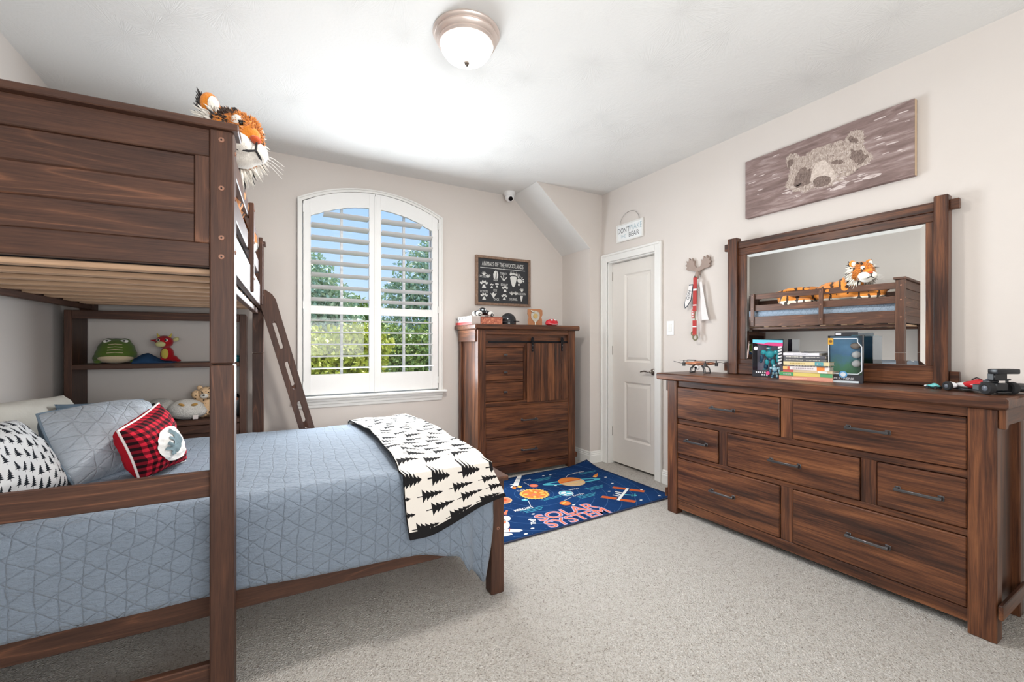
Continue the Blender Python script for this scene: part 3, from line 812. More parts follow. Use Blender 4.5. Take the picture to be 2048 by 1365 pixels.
def pillow(name, label, C, thick, front, back, seed=0, n=30, puff=.5, piping=None, corner=.10):
    S, w, h, nrm = pillow_surf(C, thick, puff, seed, corner)
    root = thing(name, label, 'pillow', (0, 0, 0))
    c = sum((Vector(x) for x in C), Vector()) / 4; root.location = (c.x, c.y, min(x[2] for x in C)); off = root.location.copy()
    MB().grid(lambda u, v: (S(u, v, 1) - off, (u * w, v * h)), n, n).build('front_panel', front, root, center=False, angle=180)
    MB().grid(lambda u, v: (S(u, v, -1) - off, (u * w, v * h)), n, n).build('back_panel', back, root, center=False, angle=180)
    if piping:
        ed = [S(i / 12, 0, 1) for i in range(12)] + [S(1, i / 12, 1) for i in range(12)] + [S(1 - i / 12, 1, 1) for i in range(12)] + [S(0, 1 - i / 12, 1) for i in range(12)]
        MB().tube([p - off for p in ed], .0045, 8, closed=True).build('piping', piping, root, center=False)
    return root, S, w, h, off
PIPE = plain('white_piping', (236, 226, 222), .8)
rp, S, w, h, off = pillow('bear_pillow', 'red buffalo check pillow with a bear in a white circle', [(-.455, 2.255, .668), (-.345, 2.53, .668), (-.445, 2.54, .945), (-.505, 2.18, .885)], .17, PLAID, RED, 5, 34, .45, PIPE, .06)
def on_pillow(poly, name, mat, lift, parent):
    tr = geometry.tessellate_polygon([[Vector((p[0], p[1], 0)) for p in poly]]); b = bmesh.new()
    vs = [b.verts.new((p[0], p[1], 0)) for p in poly]
    for t_ in tr:
        try: b.faces.new([vs[i] for i in t_])
        except ValueError: pass
    bmesh.ops.subdivide_edges(b, edges=b.edges[:], cuts=6, use_grid_fill=True); bmesh.ops.triangulate(b, faces=b.faces[:])
    nr = ((Vector((-.345, 2.53, .668)) - Vector((-.455, 2.255, .668))).cross(Vector((-.505, 2.18, .885)) - Vector((-.455, 2.255, .668)))).normalized()
    for v in b.verts: v.co = S(v.co.x, v.co.y, 1) - off + nr * lift
    me = bpy.data.meshes.new(name); b.to_mesh(me); b.free(); me.materials.append(mat)
    o = bpy.data.objects.new(name, me); COL.objects.link(o); o.parent = parent; return o
disc = on_pillow(ellp(.47, .47, .30, .31, n=44), 'bear_patch', WHT, .005, rp)
bear = [(-.42, .05), (-.40, .14), (-.33, .17), (-.30, .24), (-.24, .22), (-.18, .26), (0, .27), (.2, .25), (.34, .18), (.40, .05), (.40, -.12), (.42, -.32), (.30, -.33), (.27, -.15), (.16, -.1), (.14, -.32), (.03, -.33), (.05, -.1), (-.08, -.1), (-.07, -.32), (-.19, -.33), (-.19, -.12), (-.28, -.30), (-.38, -.28), (-.30, -.1), (-.33, -.02), (-.42, -.02)]
ca, sa = math.cos(R(222)), math.sin(R(222))
on_pillow([(.47 + (-x * ca - y * sa) * .50, .47 + (-x * sa + y * ca) * .52) for x, y in bear], 'bear_silhouette', cloth('grey_green_felt', (118, 136, 142)), .010, rp)
pillow('quilted_pillow', 'large grey quilted sham pillow with slate blue back', [(-.655, 2.285, .668), (-.445, 2.77, .668), (-.56, 2.83, .935), (-.785, 2.365, .945)], .25, SHAM, SLATE, 9, 34, .55, cloth('slate_binding', (120, 136, 150)), -.05)
pillow('tree_pillow', 'white pillow with small black pine trees at the near corner of the bed', [(-.86, 1.865, .625), (-.675, 2.30, .668), (-.84, 2.36, .93), (-1.0, 1.95, .95)], .25, TREEPIL, TREEPIL, 13, 30, .5, None, .06)
pillow('cream_pillow', 'plain cream pillow propped in the corner behind the quilted sham', [(-.93, 2.40, .675), (-.80, 3.05, .675), (-.93, 3.10, .95), (-1.06, 2.45, .98)], .2, CREAM, CREAM, 17, 26, .5, None, .05)
pillow('slate_pillow', 'slate blue pillow peeking out above the quilted sham', [(-.76, 2.72, .675), (-.66, 3.14, .675), (-.76, 3.18, .90), (-.86, 2.76, .94)], .14, SLATE, SLATE, 19, 22, .5, None, .05)
# end of a tree-print pillowcase lying over the edge of the upper mattress
pillow('small_tree_pillow', 'tree-print pillow lying at the near end of the upper bunk', [(-.86, 1.96, 1.74), (-.24, 1.93, 1.74), (-.22, 2.32, 1.76), (-.84, 2.35, 1.76)], .13, TREEPIL, TREEPIL, 23, 24, .5, None, .05)
# ------------------------------------------------------------------ pulls shared by dresser and chest
A = 'acacia'
PULL = plain('gunmetal', (104, 104, 106), .30, .85)
def pull(parent, c, w, d=(0, -1, 0), lx=(1, 0, 0)):
    """bar pull: two square feet and a bar; c = centre on the drawer face, drawers face -y"""
    b = MB(); x, y, z = c
    for s in (-1, 1):
        b.box((x + s * w / 2 - .011, y - .004, z - .012), (x + s * w / 2 + .011, y, z + .012), .002)
        b.box((x + s * w / 2 - .007, y - .026, z - .008), (x + s * w / 2 + .007, y - .003, z + .008), .002)
    b.box((x - w / 2 - .008, y - .031, z - .0065), (x + w / 2 + .008, y - .022, z + .0065), .002)
    return b.build('handle', PULL, parent)
def knob(parent, c):
    b = MB(); x, y, z = c
    b.cyl((x, y, z), (x, y - .016, z), .006, .006, 12).box((x - .019, y - .026, z - .009), (x + .019, y - .014, z + .009), .003)
    return b.build('knob', PULL, parent)
def drawer(parent, lo, hi, kind='pull', w=.15):
    """drawer front that carries its handle as a sub-part"""
    f = wbox('drawer', lo, hi, A, parent, .004, axis=0)
    cx, cz = 0, 0; y = -(hi[1] - lo[1]) / 2
    if kind == 'pull': pull(f, (cx, y, cz), w)
    else: knob(f, (cx, y, cz))
    return f

# ------------------------------------------------------------------ dresser (local x runs along its front, y into the wall)
ds = thing('dresser', 'wide dark acacia dresser with seven drawers and black bar pulls', 'dresser', (2.531, 2.223, 0), R(-88.75))
LD, DP = 1.638, .405
wbox('top', (-.088, -.022, .952), (1.672, DP + .012, 1.0), A, ds, .008)
FD = .0       # front plane of legs
for x0, x1 in ((0, .078), (1.552, LD)):
    wbox('leg', (x0, 0, 0), (x1, .07, .952), A, ds, .004); wbox('leg', (x0, DP - .06, 0), (x1, DP, .952), A, ds, .004)
for x0, x1 in ((-.022, 0), (LD, LD + .022)):
    wbox('corbel', (x0, .012, .872), (x1, .05, .952), A, ds, .003, axis=2); wbox('side_rail', (x0 * .6 + x1 * .4 - .01, .05, .885), (x0 * .6 + x1 * .4 + .012, DP - .06, .952), A, ds, .003)
    wbox('foot_rail', (x0 + .004, -.006, .105), (x1 - .004, DP - .05, .165), A, ds, .003)
for x in (.02, LD - .045): wbox('side_panel', (x, .07, .10), (x + .02, DP - .06, .90), A, ds, .002, axis=2)
wbox('back_panel', (.05, DP - .02, .1), (LD - .05, DP - .008, .95), A, ds, .001)
wbox('top_rail', (.078, .014, .909), (1.552, .04, .952), A, ds, .002)
wbox('bottom_rail', (.078, .012, .042), (1.552, .04, .098), A, ds, .002)
wbox('divider_rail', (.078, .016, .648), (1.552, .06, .682), A, ds, .002); wbox('divider_rail', (.078, .016, .402), (1.552, .06, .432), A, ds, .002)
for x0, x1, z0, z1 in ((.787, .854, .682, .909), (.787, .854, .098, .402), (.400, .459, .432, .648), (1.172, 1.237, .432, .648)):
    wbox('divider', (x0, .016, z0), (x1, .05, z1), A, ds, .002, axis=2)
for x0, x1, z0, z1, w in ((.082, .783, .685, .905, .15), (.858, 1.549, .685, .905, .16), (.082, .396, .436, .645, .15), (.463, 1.168, .436, .645, .15), (1.241, 1.549, .436, .645, .15), (.082, .783, .102, .399, .15), (.858, 1.549, .102, .399, .16)):
    drawer(ds, (x0, .006, z0), (x1, .028, z1), 'pull', w)

# ------------------------------------------------------------------ mirror standing on the dresser
mi = thing('dresser_mirror', 'landscape mirror in a dark acacia post frame on the dresser', 'mirror', (2.912, 1.41, 1.0), R(-88.0))
mi.rotation_euler = (R(-.32), 0, R(-87.45))
wbox('post', (-.577, -.015, .001), (-.507, .04, .965), A, mi, .004); wbox('post', (.522, -.015, .001), (.577, .04, .96), A, mi, .004)
wbox('rail', (-.507, .0, .886), (.522, .035, .936), A, mi, .003)
for x in (-.612, .577): wbox('stub', (x, .004, .884), (x + .035, .034, .934), A, mi, .003, axis=0); wbox('stub', (x, .004, .02), (x + .035, .034, .08), A, mi, .003, axis=0)
wbox('rail', (-.507, .0, .004), (.522, .035, .076), A, mi, .003)
wbox('inner_frame', (-.507, .006, .838), (.522, .03, .886), A, mi, .002); wbox('inner_frame', (-.507, .006, .076), (.522, .03, .106), A, mi, .002)
wbox('inner_frame', (-.507, .006, .106), (-.455, .03, .838), A, mi, .002); wbox('inner_frame', (.487, .006, .106), (.522, .03, .838), A, mi, .002)
def m_mirror():
    t = MT('mirror_silver'); v = t.obj(); n = t.noise(v, 4, 2)
    return t.set(t.mix(n, (.90, .92, .91, 1), (.92, .94, .93, 1)), 0.0, 1.0)
MIR = m_mirror()
gx0, gx1, gz0, gz1, bv = -.455, .487, .106, .838, .022
mb = MB()
def rg(i, y): return [(gx0 + i, y, gz0 + i), (gx1 - i, y, gz0 + i), (gx1 - i, y, gz1 - i), (gx0 + i, y, gz1 - i)]
mb.add(rg(bv, .016), [(0, 1, 2, 3)]); mb.add(rg(0, .0172) + rg(bv, .016), [(k, (k + 1) % 4, 4 + (k + 1) % 4, 4 + k) for k in range(4)])
mb.box((gx0, .024, gz0), (gx1, .029, gz1))
mb.build('mirror_glass', MIR, mi, smooth=False)

# ------------------------------------------------------------------ chest of drawers in the corner
ch = thing('chest_of_drawers', 'tall dark acacia chest with small drawers and a sliding barn door', 'chest', (2.12, 3.47, 0))
cx_ = 2.12
def cb(name, lo, hi, bev=.003, axis=None): return wbox(name, (lo[0] - cx_, lo[1] - 3.47, lo[2]), (hi[0] - cx_, hi[1] - 3.47, hi[2]), A, ch, bev, axis)
cb('top', (1.556, 3.438, 1.340), (2.686, 3.945, 1.388), .010)
for x0, x1 in ((1.592, 1.668), (2.568, 2.65)):
    cb('leg', (x0, 3.47, 0), (x1, 3.53, 1.340)); cb('leg', (x0, 3.86, 0), (x1, 3.92, 1.340))
cb('side_panel', (1.612, 3.53, .08), (1.63, 3.86, 1.30), .002, 2); cb('side_panel', (2.61, 3.53, .08), (2.628, 3.86, 1.30), .002, 2)
cb('side_rail', (1.578, 3.50, 1.232), (1.60, 3.90, 1.340)); cb('side_rail', (2.645, 3.50, 1.232), (2.667, 3.90, 1.340))
cb('foot_rail', (1.575, 3.465, .09), (1.597, 3.88, .14)); cb('foot_rail', (2.648, 3.465, .09), (2.67, 3.88, .14))
cb('back_panel', (1.64, 3.90, .05), (2.60, 3.915, 1.33), .001)
cb('header', (1.668, 3.478, 1.296), (2.568, 3.51, 1.340), .002, 0)
cb('fascia', (1.668, 3.498, 1.232), (2.568, 3.52, 1.296), .002, 0)
BARS = plain('blackened_steel', (38, 38, 41), .45, .8)
def cp(name, lo, hi, mat, parent=ch, bev=.002): return pbox(name, (lo[0] - cx_, lo[1] - 3.47, lo[2]), (hi[0] - cx_, hi[1] - 3.47, hi[2]), mat, parent, bev)
cp('sliding_track', (1.70, 3.488, 1.222), (2.568, 3.497, 1.238), BARS)
cb('shadow_rail', (1.668, 3.500, 1.196), (2.568, 3.53, 1.232), .002, 0)
cb('divider', (2.072, 3.50, .662), (2.10, 3.55, 1.20), .002, 2)
cb('divider_rail', (1.668, 3.480, .648), (2.568, 3.52, .690), .002, 0)
for z in (.860, 1.026): cb('divider_rail', (1.668, 3.506, z), (2.072, 3.54, z + .02), .002, 0)
cb('divider_rail', (1.668, 3.500, 1.18), (2.072, 3.53, 1.20), .002, 0)
cb('divider_rail', (1.668, 3.486, .352), (2.568, 3.52, .368), .002, 0)
cb('base_rail', (1.668, 3.484, .03), (2.568, 3.515, .108), .002, 0)
def cd_(lo, hi, kind, w=.12): return drawer(ch, (lo[0] - cx_, lo[1] - 3.47, lo[2]), (hi[0] - cx_, hi[1] - 3.47, hi[2]), kind, w)
for z0, z1 in ((.692, .858), (.882, 1.024), (1.048, 1.178)): cd_((1.671, 3.498, z0), (2.068, 3.52, z1), 'knob')
cd_((1.671, 3.480, .370), (2.565, 3.50, .646), 'pull', .15); cd_((1.671, 3.480, .112), (2.565, 3.50, .350), 'pull', .15)
door = bpy.data.objects.new('barn_door', None); COL.objects.link(door); door.parent = ch; door.location = (2.327 - cx_, .012, .94)
pw = (2.560 - 2.094) / 6
for k in range(6):
    wbox('plank', (-.233 + k * pw + .001, -.008, -.272), (-.233 + (k + 1) * pw - .001, .010, .278), A, door, .003, 2)
for x in (-.175, .163):
    MB().box((x - .011, -.013, .20), (x + .011, -.008, .335), .002).box((x - .017, -.016, .29), (x + .017, -.008, .325), .003).cyl((x, -.018, .308), (x, -.008, .308), .014, seg=16).build('hanger', BARS, door)
    MB().cyl((x, -.017, .222), (x, -.012, .222), .005, seg=10).cyl((x, -.017, .255), (x, -.012, .255), .005, seg=10).build('bolt', PULL, door)

# ------------------------------------------------------------------ bookcase under the far end of the upper bunk
bc = thing('bookcase', 'dark pine open bookcase under the far end of the upper bunk', 'bookcase', (-.615, 3.665, 0))
def bb(name, lo, hi, bev=.003, axis=None): return wbox(name, (lo[0] + .615, lo[1] - 3.665, lo[2]), (hi[0] + .615, hi[1] - 3.665, hi[2]), P, bc, bev, axis)
bb('side', (-1.093, 3.675, 0), (-1.063, 3.93, 1.425), .002, 2); bb('side', (-.178, 3.675, 0), (-.148, 3.93, 1.425), .002, 2)
bb('stile', (-1.097, 3.655, 0), (-1.060, 3.675, 1.425), .003, 2); bb('stile', (-.186, 3.655, 0), (-.146, 3.675, 1.425), .003, 2)
bb('header', (-1.060, 3.655, 1.372), (-.186, 3.675, 1.425)); bb('top', (-1.093, 3.675, 1.405), (-.148, 3.93, 1.425), .002, 0)
bb('shelf', (-1.063, 3.662, 1.054), (-.178, 3.93, 1.086), .003, 0)
bb('shelf', (-1.063, 3.662, .655), (-.178, 3.93, .688), .003, 0)
bb('rail', (-1.060, 3.655, .60), (-.186, 3.68, .652)); bb('lower_panel', (-1.060, 3.668, .10), (-.186, 3.68, .60), .002, 0)
bb('base', (-1.063, 3.668, .04), (-.178, 3.93, .10), .002, 0)
# ------------------------------------------------------------------ solar system rug
rug = thing('solar_system_rug', 'navy children rug printed with planets and the solar system', 'rug', (1.97, 2.95, 0))
RA = R(2.3); rx0, ry0 = 1.97, 2.95
def m_rug():
    t = MT('rug_navy'); v = t.obj(); n = t.noise(v, 2.2, 3); f = t.noise(v, 260, 2)
    st = E(t.nt, t.voro(v, 34)) < .055; sc = E(t.nt, t.voro(v, 34, 'Color')); 
    vo = E(t.nt, t.voro(v, 9)); 
    x, y, z = t.xyz(v)
    dx = x + .115; dy = y - .02; rad = (dx * dx + dy * dy).op('SQRT')
    ring = ((rad * 9.5).fract() - .5).abs() < .018
    col = t.ramp(n, [(.35, lin(17, 45, 88)), (.65, lin(24, 62, 112))])
    col = t.mix(st * .75, col, lin(196, 216, 232)); col = t.mix(ring * .30, col, lin(108, 150, 196))
    t.bump(f, .4, .003); return t.set(col, .92, spec=.1)
RUG = m_rug(); RUGE = plain('rug_edge', (46, 52, 74), .9)
def rugpt(u, v):
    """u,v in metres on the rug"""
    x = -.935 + u; y = -.59 + v
    c, s = math.cos(RA), math.sin(RA); X, Y = x * c - y * s * .4, x * s + y * c
    # back right corner curls up against the baseboard
    k = max(0, (u - 1.53) / .22) * max(0, (v - .88) / .22); z = .010 + .055 * min(1, k) ** 1.3
    X -= .02 * min(1, k); Y -= .03 * min(1, k)
    return (X, Y, z)
RU, RV = 1.755, 1.07
g = MB(); nu, nv = 56, 36
g.grid(lambda a, b: (rugpt(a * RU, b * RV), (a * RU, b * RV)), nu, nv)
ro = g.build('rug_pile', RUG, rug, center=False, smooth=True)
so = ro.modifiers.new('t', 'SOLIDIFY'); so.thickness = .009; so.offset = -1
e = MB(); ed = [rugpt(RU * i / 30, 0) for i in range(31)] + [rugpt(RU, RV * i / 20) for i in range(1, 21)] + [rugpt(RU * (1 - i / 30), RV) for i in range(1, 31)] + [rugpt(0, RV * (1 - i / 20)) for i in range(1, 20)]
e.tube([(p[0], p[1], p[2] - .004) for p in ed], .0055, 6, closed=True).build('rug_binding', RUGE, rug, center=False)
pr = lambda n, c: plain('print_' + n, c, .92, spec=.1, var=.12)
OR, YE, TE, WH, CO, RD, BG, LI, NV = pr('orange', (214, 128, 62)), pr('yellow', (240, 190, 100)), pr('teal', (84, 176, 196)), pr('white', (236, 238, 236)), pr('coral', (238, 122, 92)), pr('rust', (196, 84, 46)), pr('beige', (206, 176, 138)), pr('lilac', (178, 172, 206)), pr('navy', (24, 58, 112))
PM = [OR, YE, TE, WH, CO, RD, BG, LI, NV]; ZR = .0104
def rp_(name, polys):
    return flat(name, [([(x - rx0, y - ry0) for x, y in p], m, k) for p, m, k in polys], PM, rug, ZR)
def spiky(cx, cy, r0, r1, n): return [(cx + (r1 if i % 2 else r0) * math.cos(PI * i / n), cy + (r1 if i % 2 else r0) * math.sin(PI * i / n)) for i in range(2 * n)]
rp_('printed_sun', [(spiky(1.855, 2.965, .108, .124, 26), 1, 1), (ellp(1.855, 2.965, .098), 0, 2)] + [(ellp(1.855 + .07 * math.cos(a), 2.965 + .07 * math.sin(a), .022, .012, a), (1, 4)[i % 2], 3) for i, a in enumerate([k * .7 for k in range(9)])] + [(ellp(1.84, 2.95, .03, .018, .4), 4, 3), (ellp(1.88, 2.99, .025, .012, 1.2), 1, 3)])
sat = []
for k in range(1): sat += [(ellp(2.305, 3.065, .275, .052, -.20, 48), 2, 1), (ellp(2.305, 3.065, .215, .030, -.20, 40), 8, 2)]
sat += [(ellp(2.3, 3.065, .118), 6, 3), ([(2.3 + .118 * math.cos(a), 3.065 + .118 * math.sin(a)) for a in [R(10 + 170 * i / 20) for i in range(21)]], 0, 4), (stroke(2.20, 3.085, 2.40, 3.078, .014), 5, 5), (stroke(2.205, 3.03, 2.395, 3.025, .008), 1, 5)]
rp_('printed_ringed_planet', sat)
rp_('printed_earth', [(ellp(2.085, 2.853, .060), 3, 1), (ellp(2.085, 2.853, .055), 2, 2), (ellp(2.07, 2.87, .03, .018, .4), 3, 3), (ellp(2.105, 2.835, .026, .014, -.5), 3, 3), (ellp(2.06, 2.83, .012), 3, 3)])
rp_('printed_orange_planet', [(ellp(1.952, 2.678, .044), 5, 1), (ellp(1.952, 2.678, .039), 0, 2), (ellp(1.945, 2.688, .022, .010, .5), 1, 3), (ellp(1.965, 2.664, .015, .008, .5), 4, 3)])
rp_('printed_pink_planet', [(ellp(1.958, 3.138, .038), 4, 1), (stroke(1.925, 3.142, 1.99, 3.138, .008), 6, 2)])
rp_('printed_small_planet', [(ellp(1.72, 2.888, .024), 2, 1), (ellp(1.725, 2.893, .012, .006), 3, 2)])
rp_('printed_red_planet', [(ellp(1.565, 2.962, .075), 6, 1), (ellp(1.565, 2.962, .064), 4, 2), (ellp(1.57, 2.965, .030), 5, 3)])
rk = [([(1.80, 3.225), (1.84, 3.20), (1.99, 3.40), (2.015, 3.44), (1.965, 3.43)], 3, 1), ([(1.80, 3.225), (1.765, 3.20), (1.76, 3.18), (1.81, 3.20)], 3, 2), ([(1.76, 3.165), (1.80, 3.215), (1.81, 3.175), (1.775, 3.13)], 0, 2), ([(1.815, 3.175), (1.85, 3.205), (1.86, 3.165), (1.83, 3.14)], 1, 2), (stroke(1.87, 3.30, 1.92, 3.26, .012), 8, 2), (stroke(1.92, 3.365, 1.965, 3.33, .010), 8, 2), ([(1.79, 3.26), (1.83, 3.255), (1.82, 3.225)], 3, 2)]
rp_('printed_rocket', rk)
iss = []
def quad4(c, dx_, dy_, w, h, m, k): 
    return ([(c[0] - dx_[0] * w - dy_[0] * h, c[1] - dx_[1] * w - dy_[1] * h), (c[0] + dx_[0] * w - dy_[0] * h, c[1] + dx_[1] * w - dy_[1] * h), (c[0] + dx_[0] * w + dy_[0] * h, c[1] + dx_[1] * w + dy_[1] * h), (c[0] - dx_[0] * w + dy_[0] * h, c[1] - dx_[1] * w + dy_[1] * h)], m, k)
ex, ey = Vector((.62, -.785)), Vector((.88, .47))
for c in ((2.548, 2.735), (2.632, 2.622), (2.320, 2.610), (2.402, 2.490)):
    iss += [quad4(c, ex, ey, .058, .024, 0, 1), quad4(c, ex, ey, .055, .020, 5, 2), quad4(c, ex, ey, .055, .0022, 0, 3)]
iss += [(stroke(2.34, 2.53, 2.60, 2.695, .022), 3, 4), (stroke(2.45, 2.60, 2.43, 2.66, .016), 3, 3), (stroke(2.49, 2.625, 2.455, 2.69, .016), 3, 3), (stroke(2.42, 2.58, 2.385, 2.64, .013), 3, 3), (stroke(2.475, 2.6, 2.53, 2.55, .016), 2, 3), (ellp(2.53, 2.55, .020), 2, 3), (stroke(2.495, 2.545, 2.56, 2.57, .010), 2, 3)]
rp_('printed_space_station', iss)
rp_('printed_comet', [([(2.55, 3.085), (2.565, 3.06), (2.60, 3.075), (2.665, 3.15), (2.585, 3.115)], 0, 1), (ellp(2.572, 3.08, .018), 1, 2)])
rp_('printed_astronaut', [([(1.33, 2.50), (1.385, 2.475), (1.425, 2.445), (1.43, 2.425), (1.40, 2.415), (1.35, 2.44), (1.30, 2.46), (1.27, 2.50)], 3, 1), ([(1.25, 2.455), (1.30, 2.45), (1.345, 2.425), (1.345, 2.405), (1.30, 2.40), (1.24, 2.42)], 3, 1), (ellp(1.43, 2.645, .028, .045, -.4), 3, 1), (stroke(1.37, 2.49, 1.345, 2.45, .006), 5, 2), ([(1.43, 2.72), (1.50, 2.775), (1.505, 2.765), (1.46, 2.70)], 4, 1), (ellp(1.33, 2.60, .08, .11), 3, 1), (ellp(1.35, 2.60, .05, .03), 4, 2)])
lines = []
for x0, y0, n in ((1.575, 2.708, 3), (2.10, 2.745, 3), (2.28, 2.86, 3), (2.02, 3.265, 3), (1.83, 2.83, 2), (2.50, 3.22, 2)):
    for k in range(n): lines.append((stroke(x0 + k * .012, y0 - k * .022, x0 + .20 - k * .02, y0 + .006 - k * .022, .006), 2, 1))
for a in ((1.735, 2.86, 1.69, 2.75), (1.93, 3.17, 1.93, 3.25), (2.33, 3.19, 2.39, 3.24), (2.39, 3.24, 2.52, 3.25), (1.97, 2.725, 2.08, 2.765)): lines.append((stroke(*a, .004), 3, 1))
for x, y in ((1.50, 2.42), (1.56, 2.55), (1.985, 2.62), (2.68, 2.62), (2.645, 3.02), (2.58, 2.86), (2.12, 3.05), (2.42, 2.72), (1.63, 2.62), (2.25, 3.32), (2.18, 3.33), (1.42, 2.37), (2.50, 2.45), (1.6, 3.1), (2.70, 2.45)): lines.append((ellp(x, y, .013, .009), 3, 1))
rp_('printed_captions', lines)['kind'] = 'stuff'
def rt(body, x, y, s, m, sx=1, bold=.0, ang=0, z=0): 
    return text('printed_lettering', body, s, m, rug, T(x - rx0, y - ry0, ZR + .0008 + z) @ Matrix.Rotation(ang, 4, 'Z'), extrude=0, bold=bold, sx=sx)
for dz, m, bo in ((0, LI, .0065), (.0008, CO, .0)):
    rt('SOLAR', 1.86, 2.535, .150, m, 1.12, bo, R(1), dz); rt('SYSTEM', 1.875, 2.415, .150, m, 1.05, bo, R(1), dz + .0003)
rt('THE', 1.56, 2.505, .048, WH, 1, .001, R(62)); rt('MERCURY', 1.62, 2.732, .045, WH, .8, .001); rt('EARTH', 2.15, 2.775, .036, WH, 1); rt('VENUS', 2.20, 2.90, .032, WH, 1); rt('SUN', 1.80, 3.085, .036, WH); rt('SATURN', 2.52, 3.255, .034, WH); rt('MARS', 1.99, 3.30, .03, WH)

# ------------------------------------------------------------------ chalkboard sign
cs = thing('chalkboard_sign', 'wood framed chalkboard sign with animal tracks above the chest', 'sign', (2.0975, YB, 1.60))
ox_, oz_ = 2.0975, 1.60
LTW = MT('oak_frame'); v_ = LTW.obj(11.0); LTW.set(LTW.ramp(LTW.noise(LTW.scale(v_, (60, 60, 60)), 1, 3), [(.3, lin(116, 92, 76)), (.7, lin(150, 122, 102))]), .55); LTW = LTW.m
for lo, hi in (((-.318, -.03, 0), (-.290, -.001, .494)), ((.290, -.03, 0), (.318, -.001, .494)), ((-.29, -.03, 0), (.29, -.001, .026)), ((-.29, -.03, .468), (.29, -.001, .494))): pbox('frame', lo, hi, LTW, cs, .003)
CHB = plain('chalkboard', (52, 53, 56), .8, var=.1); CHK = plain('chalk_white', (222, 222, 218), .9)
pbox('board', (-.29, -.016, .026), (.29, -.008, .468), CHB, cs, .001)
def B(x, z): return (x - ox_, z - oz_)
tr = []
def toes(cx, cz, s, n=4, pad=1.0, rot_=0):
    o = []
    for k in range(n):
        a = R(90 + (k - (n - 1) / 2) * -34) + rot_; o.append(ellp(cx + s * 1.05 * math.cos(a), cz + s * 1.05 * math.sin(a), s * .40, s * .28, a, 14))
    o.append([(cx - s * .62, cz - s * .62), (cx + s * .62, cz - s * .62), (cx + s * .30, cz + s * .10), (cx, cz + s * .32), (cx - s * .30, cz + s * .10)])
    return o
tr += [[(x - ox_ , z - oz_) for x, z in p] for p in toes(1.874, 1.795, .037) + toes(1.876, 1.674, .034) + toes(2.113, 1.763, .030) + toes(2.105, 1.681, .030) + toes(1.961, 1.79, .022, 3) + toes(2.02, 1.798, .022, 3)]
tr += [[(x - ox_, z - oz_) for x, z in p] for p in ([(2.006, 1.955), (2.012, 1.93), (2.0, 1.865), (1.982, 1.88), (1.978, 1.915), (1.99, 1.945)], [(2.010, 1.955), (2.025, 1.945), (2.034, 1.915), (2.03, 1.88), (2.014, 1.865), (2.018, 1.93)])]
tr += [stroke(*B(2.098, 1.855), *B(2.096, 1.915), .009), stroke(*B(2.098, 1.855), *B(2.063, 1.902), .009), stroke(*B(2.098, 1.855), *B(2.133, 1.895), .009)]
tr += [[B(*p) for p in ((2.172, 1.90), (2.178, 1.868), (2.196, 1.81), (2.212, 1.80), (2.228, 1.81), (2.247, 1.87), (2.25, 1.90), (2.236, 1.912), (2.19, 1.912))]]
for k in range(5): tr.append(ellp(*B(2.176 + k * .017, 1.925 + .010 * math.sin(PI * (k + .5) / 5)), .008, .012, 0, 12)); tr.append([B(2.174 + k * .017, 1.942 + .008 * math.sin(PI * (k + .5) / 5)), B(2.179 + k * .017, 1.942 + .008 * math.sin(PI * (k + .5) / 5)), B(2.1765 + k * .017, 1.956 + .008 * math.sin(PI * (k + .5) / 5))])
tr.append(ellp(*B(2.288, 1.868), .031, .024, -.4)); tr.append(ellp(*B(2.277, 1.828), .011, .012))
for k in range(5): a = R(118 - k * 32); tr.append(ellp(*B(2.29 + .043 * math.cos(a), 1.870 + .040 * math.sin(a)), .010, .006, a, 12))
tr.append([B(*p) for p in ((1.944, 1.728), (1.962, 1.715), (1.982, 1.738), (1.99, 1.718), (2.018, 1.725), (1.99, 1.685), (1.985, 1.665))])
for cx, cz in ((1.874, 1.905), (1.920, 1.885), (2.192, 1.725), (2.239, 1.728), (2.313, 1.765)):
    tr.append(ellp(*B(cx, cz), .012, .009)); 
    for k in range(5): a = R(150 - k * 30); tr.append(stroke(*B(cx + .010 * math.cos(a), cz + .006 * math.sin(a)), *B(cx + .030 * math.cos(a), cz + .027 * math.sin(a)), .006))
tr.append([B(*p) for p in ((2.293, 1.715), (2.326, 1.715), (2.32, 1.68), (2.31, 1.655), (2.303, 1.655), (2.296, 1.69))])
tr.append(stroke(*B(1.833, 1.975), *B(2.352, 1.975), .005)); tr.append([B(2.09, 1.975), B(2.098, 1.985), B(2.106, 1.975), B(2.098, 1.965)])
flat('chalk_tracks', [(p, 0, 1) for p in tr], [CHK], cs, 0, M=T(0, -.0165, 0) @ XZ)
def ct(body, x, z, s, sx=.62): return text('chalk_lettering', body, s, CHK, cs, T(x - ox_, -.0172, z - oz_) @ XZ, extrude=0, sx=sx)
ct('ANIMALS OF THE WOODLANDS', 2.092, 2.014, .062, .53)
for b_, x, z in (('OPOSSUM', 1.865, 1.885), ('DEER', 2.005, 1.857), ('TURKEY', 2.095, 1.928), ('BEAR', 2.272, 1.926), ('COYOTE', 1.873, 1.735), ('FOX', 2.0, 1.752), ('BOBCAT', 2.105, 1.815), ('DUCK', 2.015, 1.660), ('SQUIRREL', 2.212, 1.670), ('RACCOON', 2.308, 1.732)): ct(b_, x, z, .034)

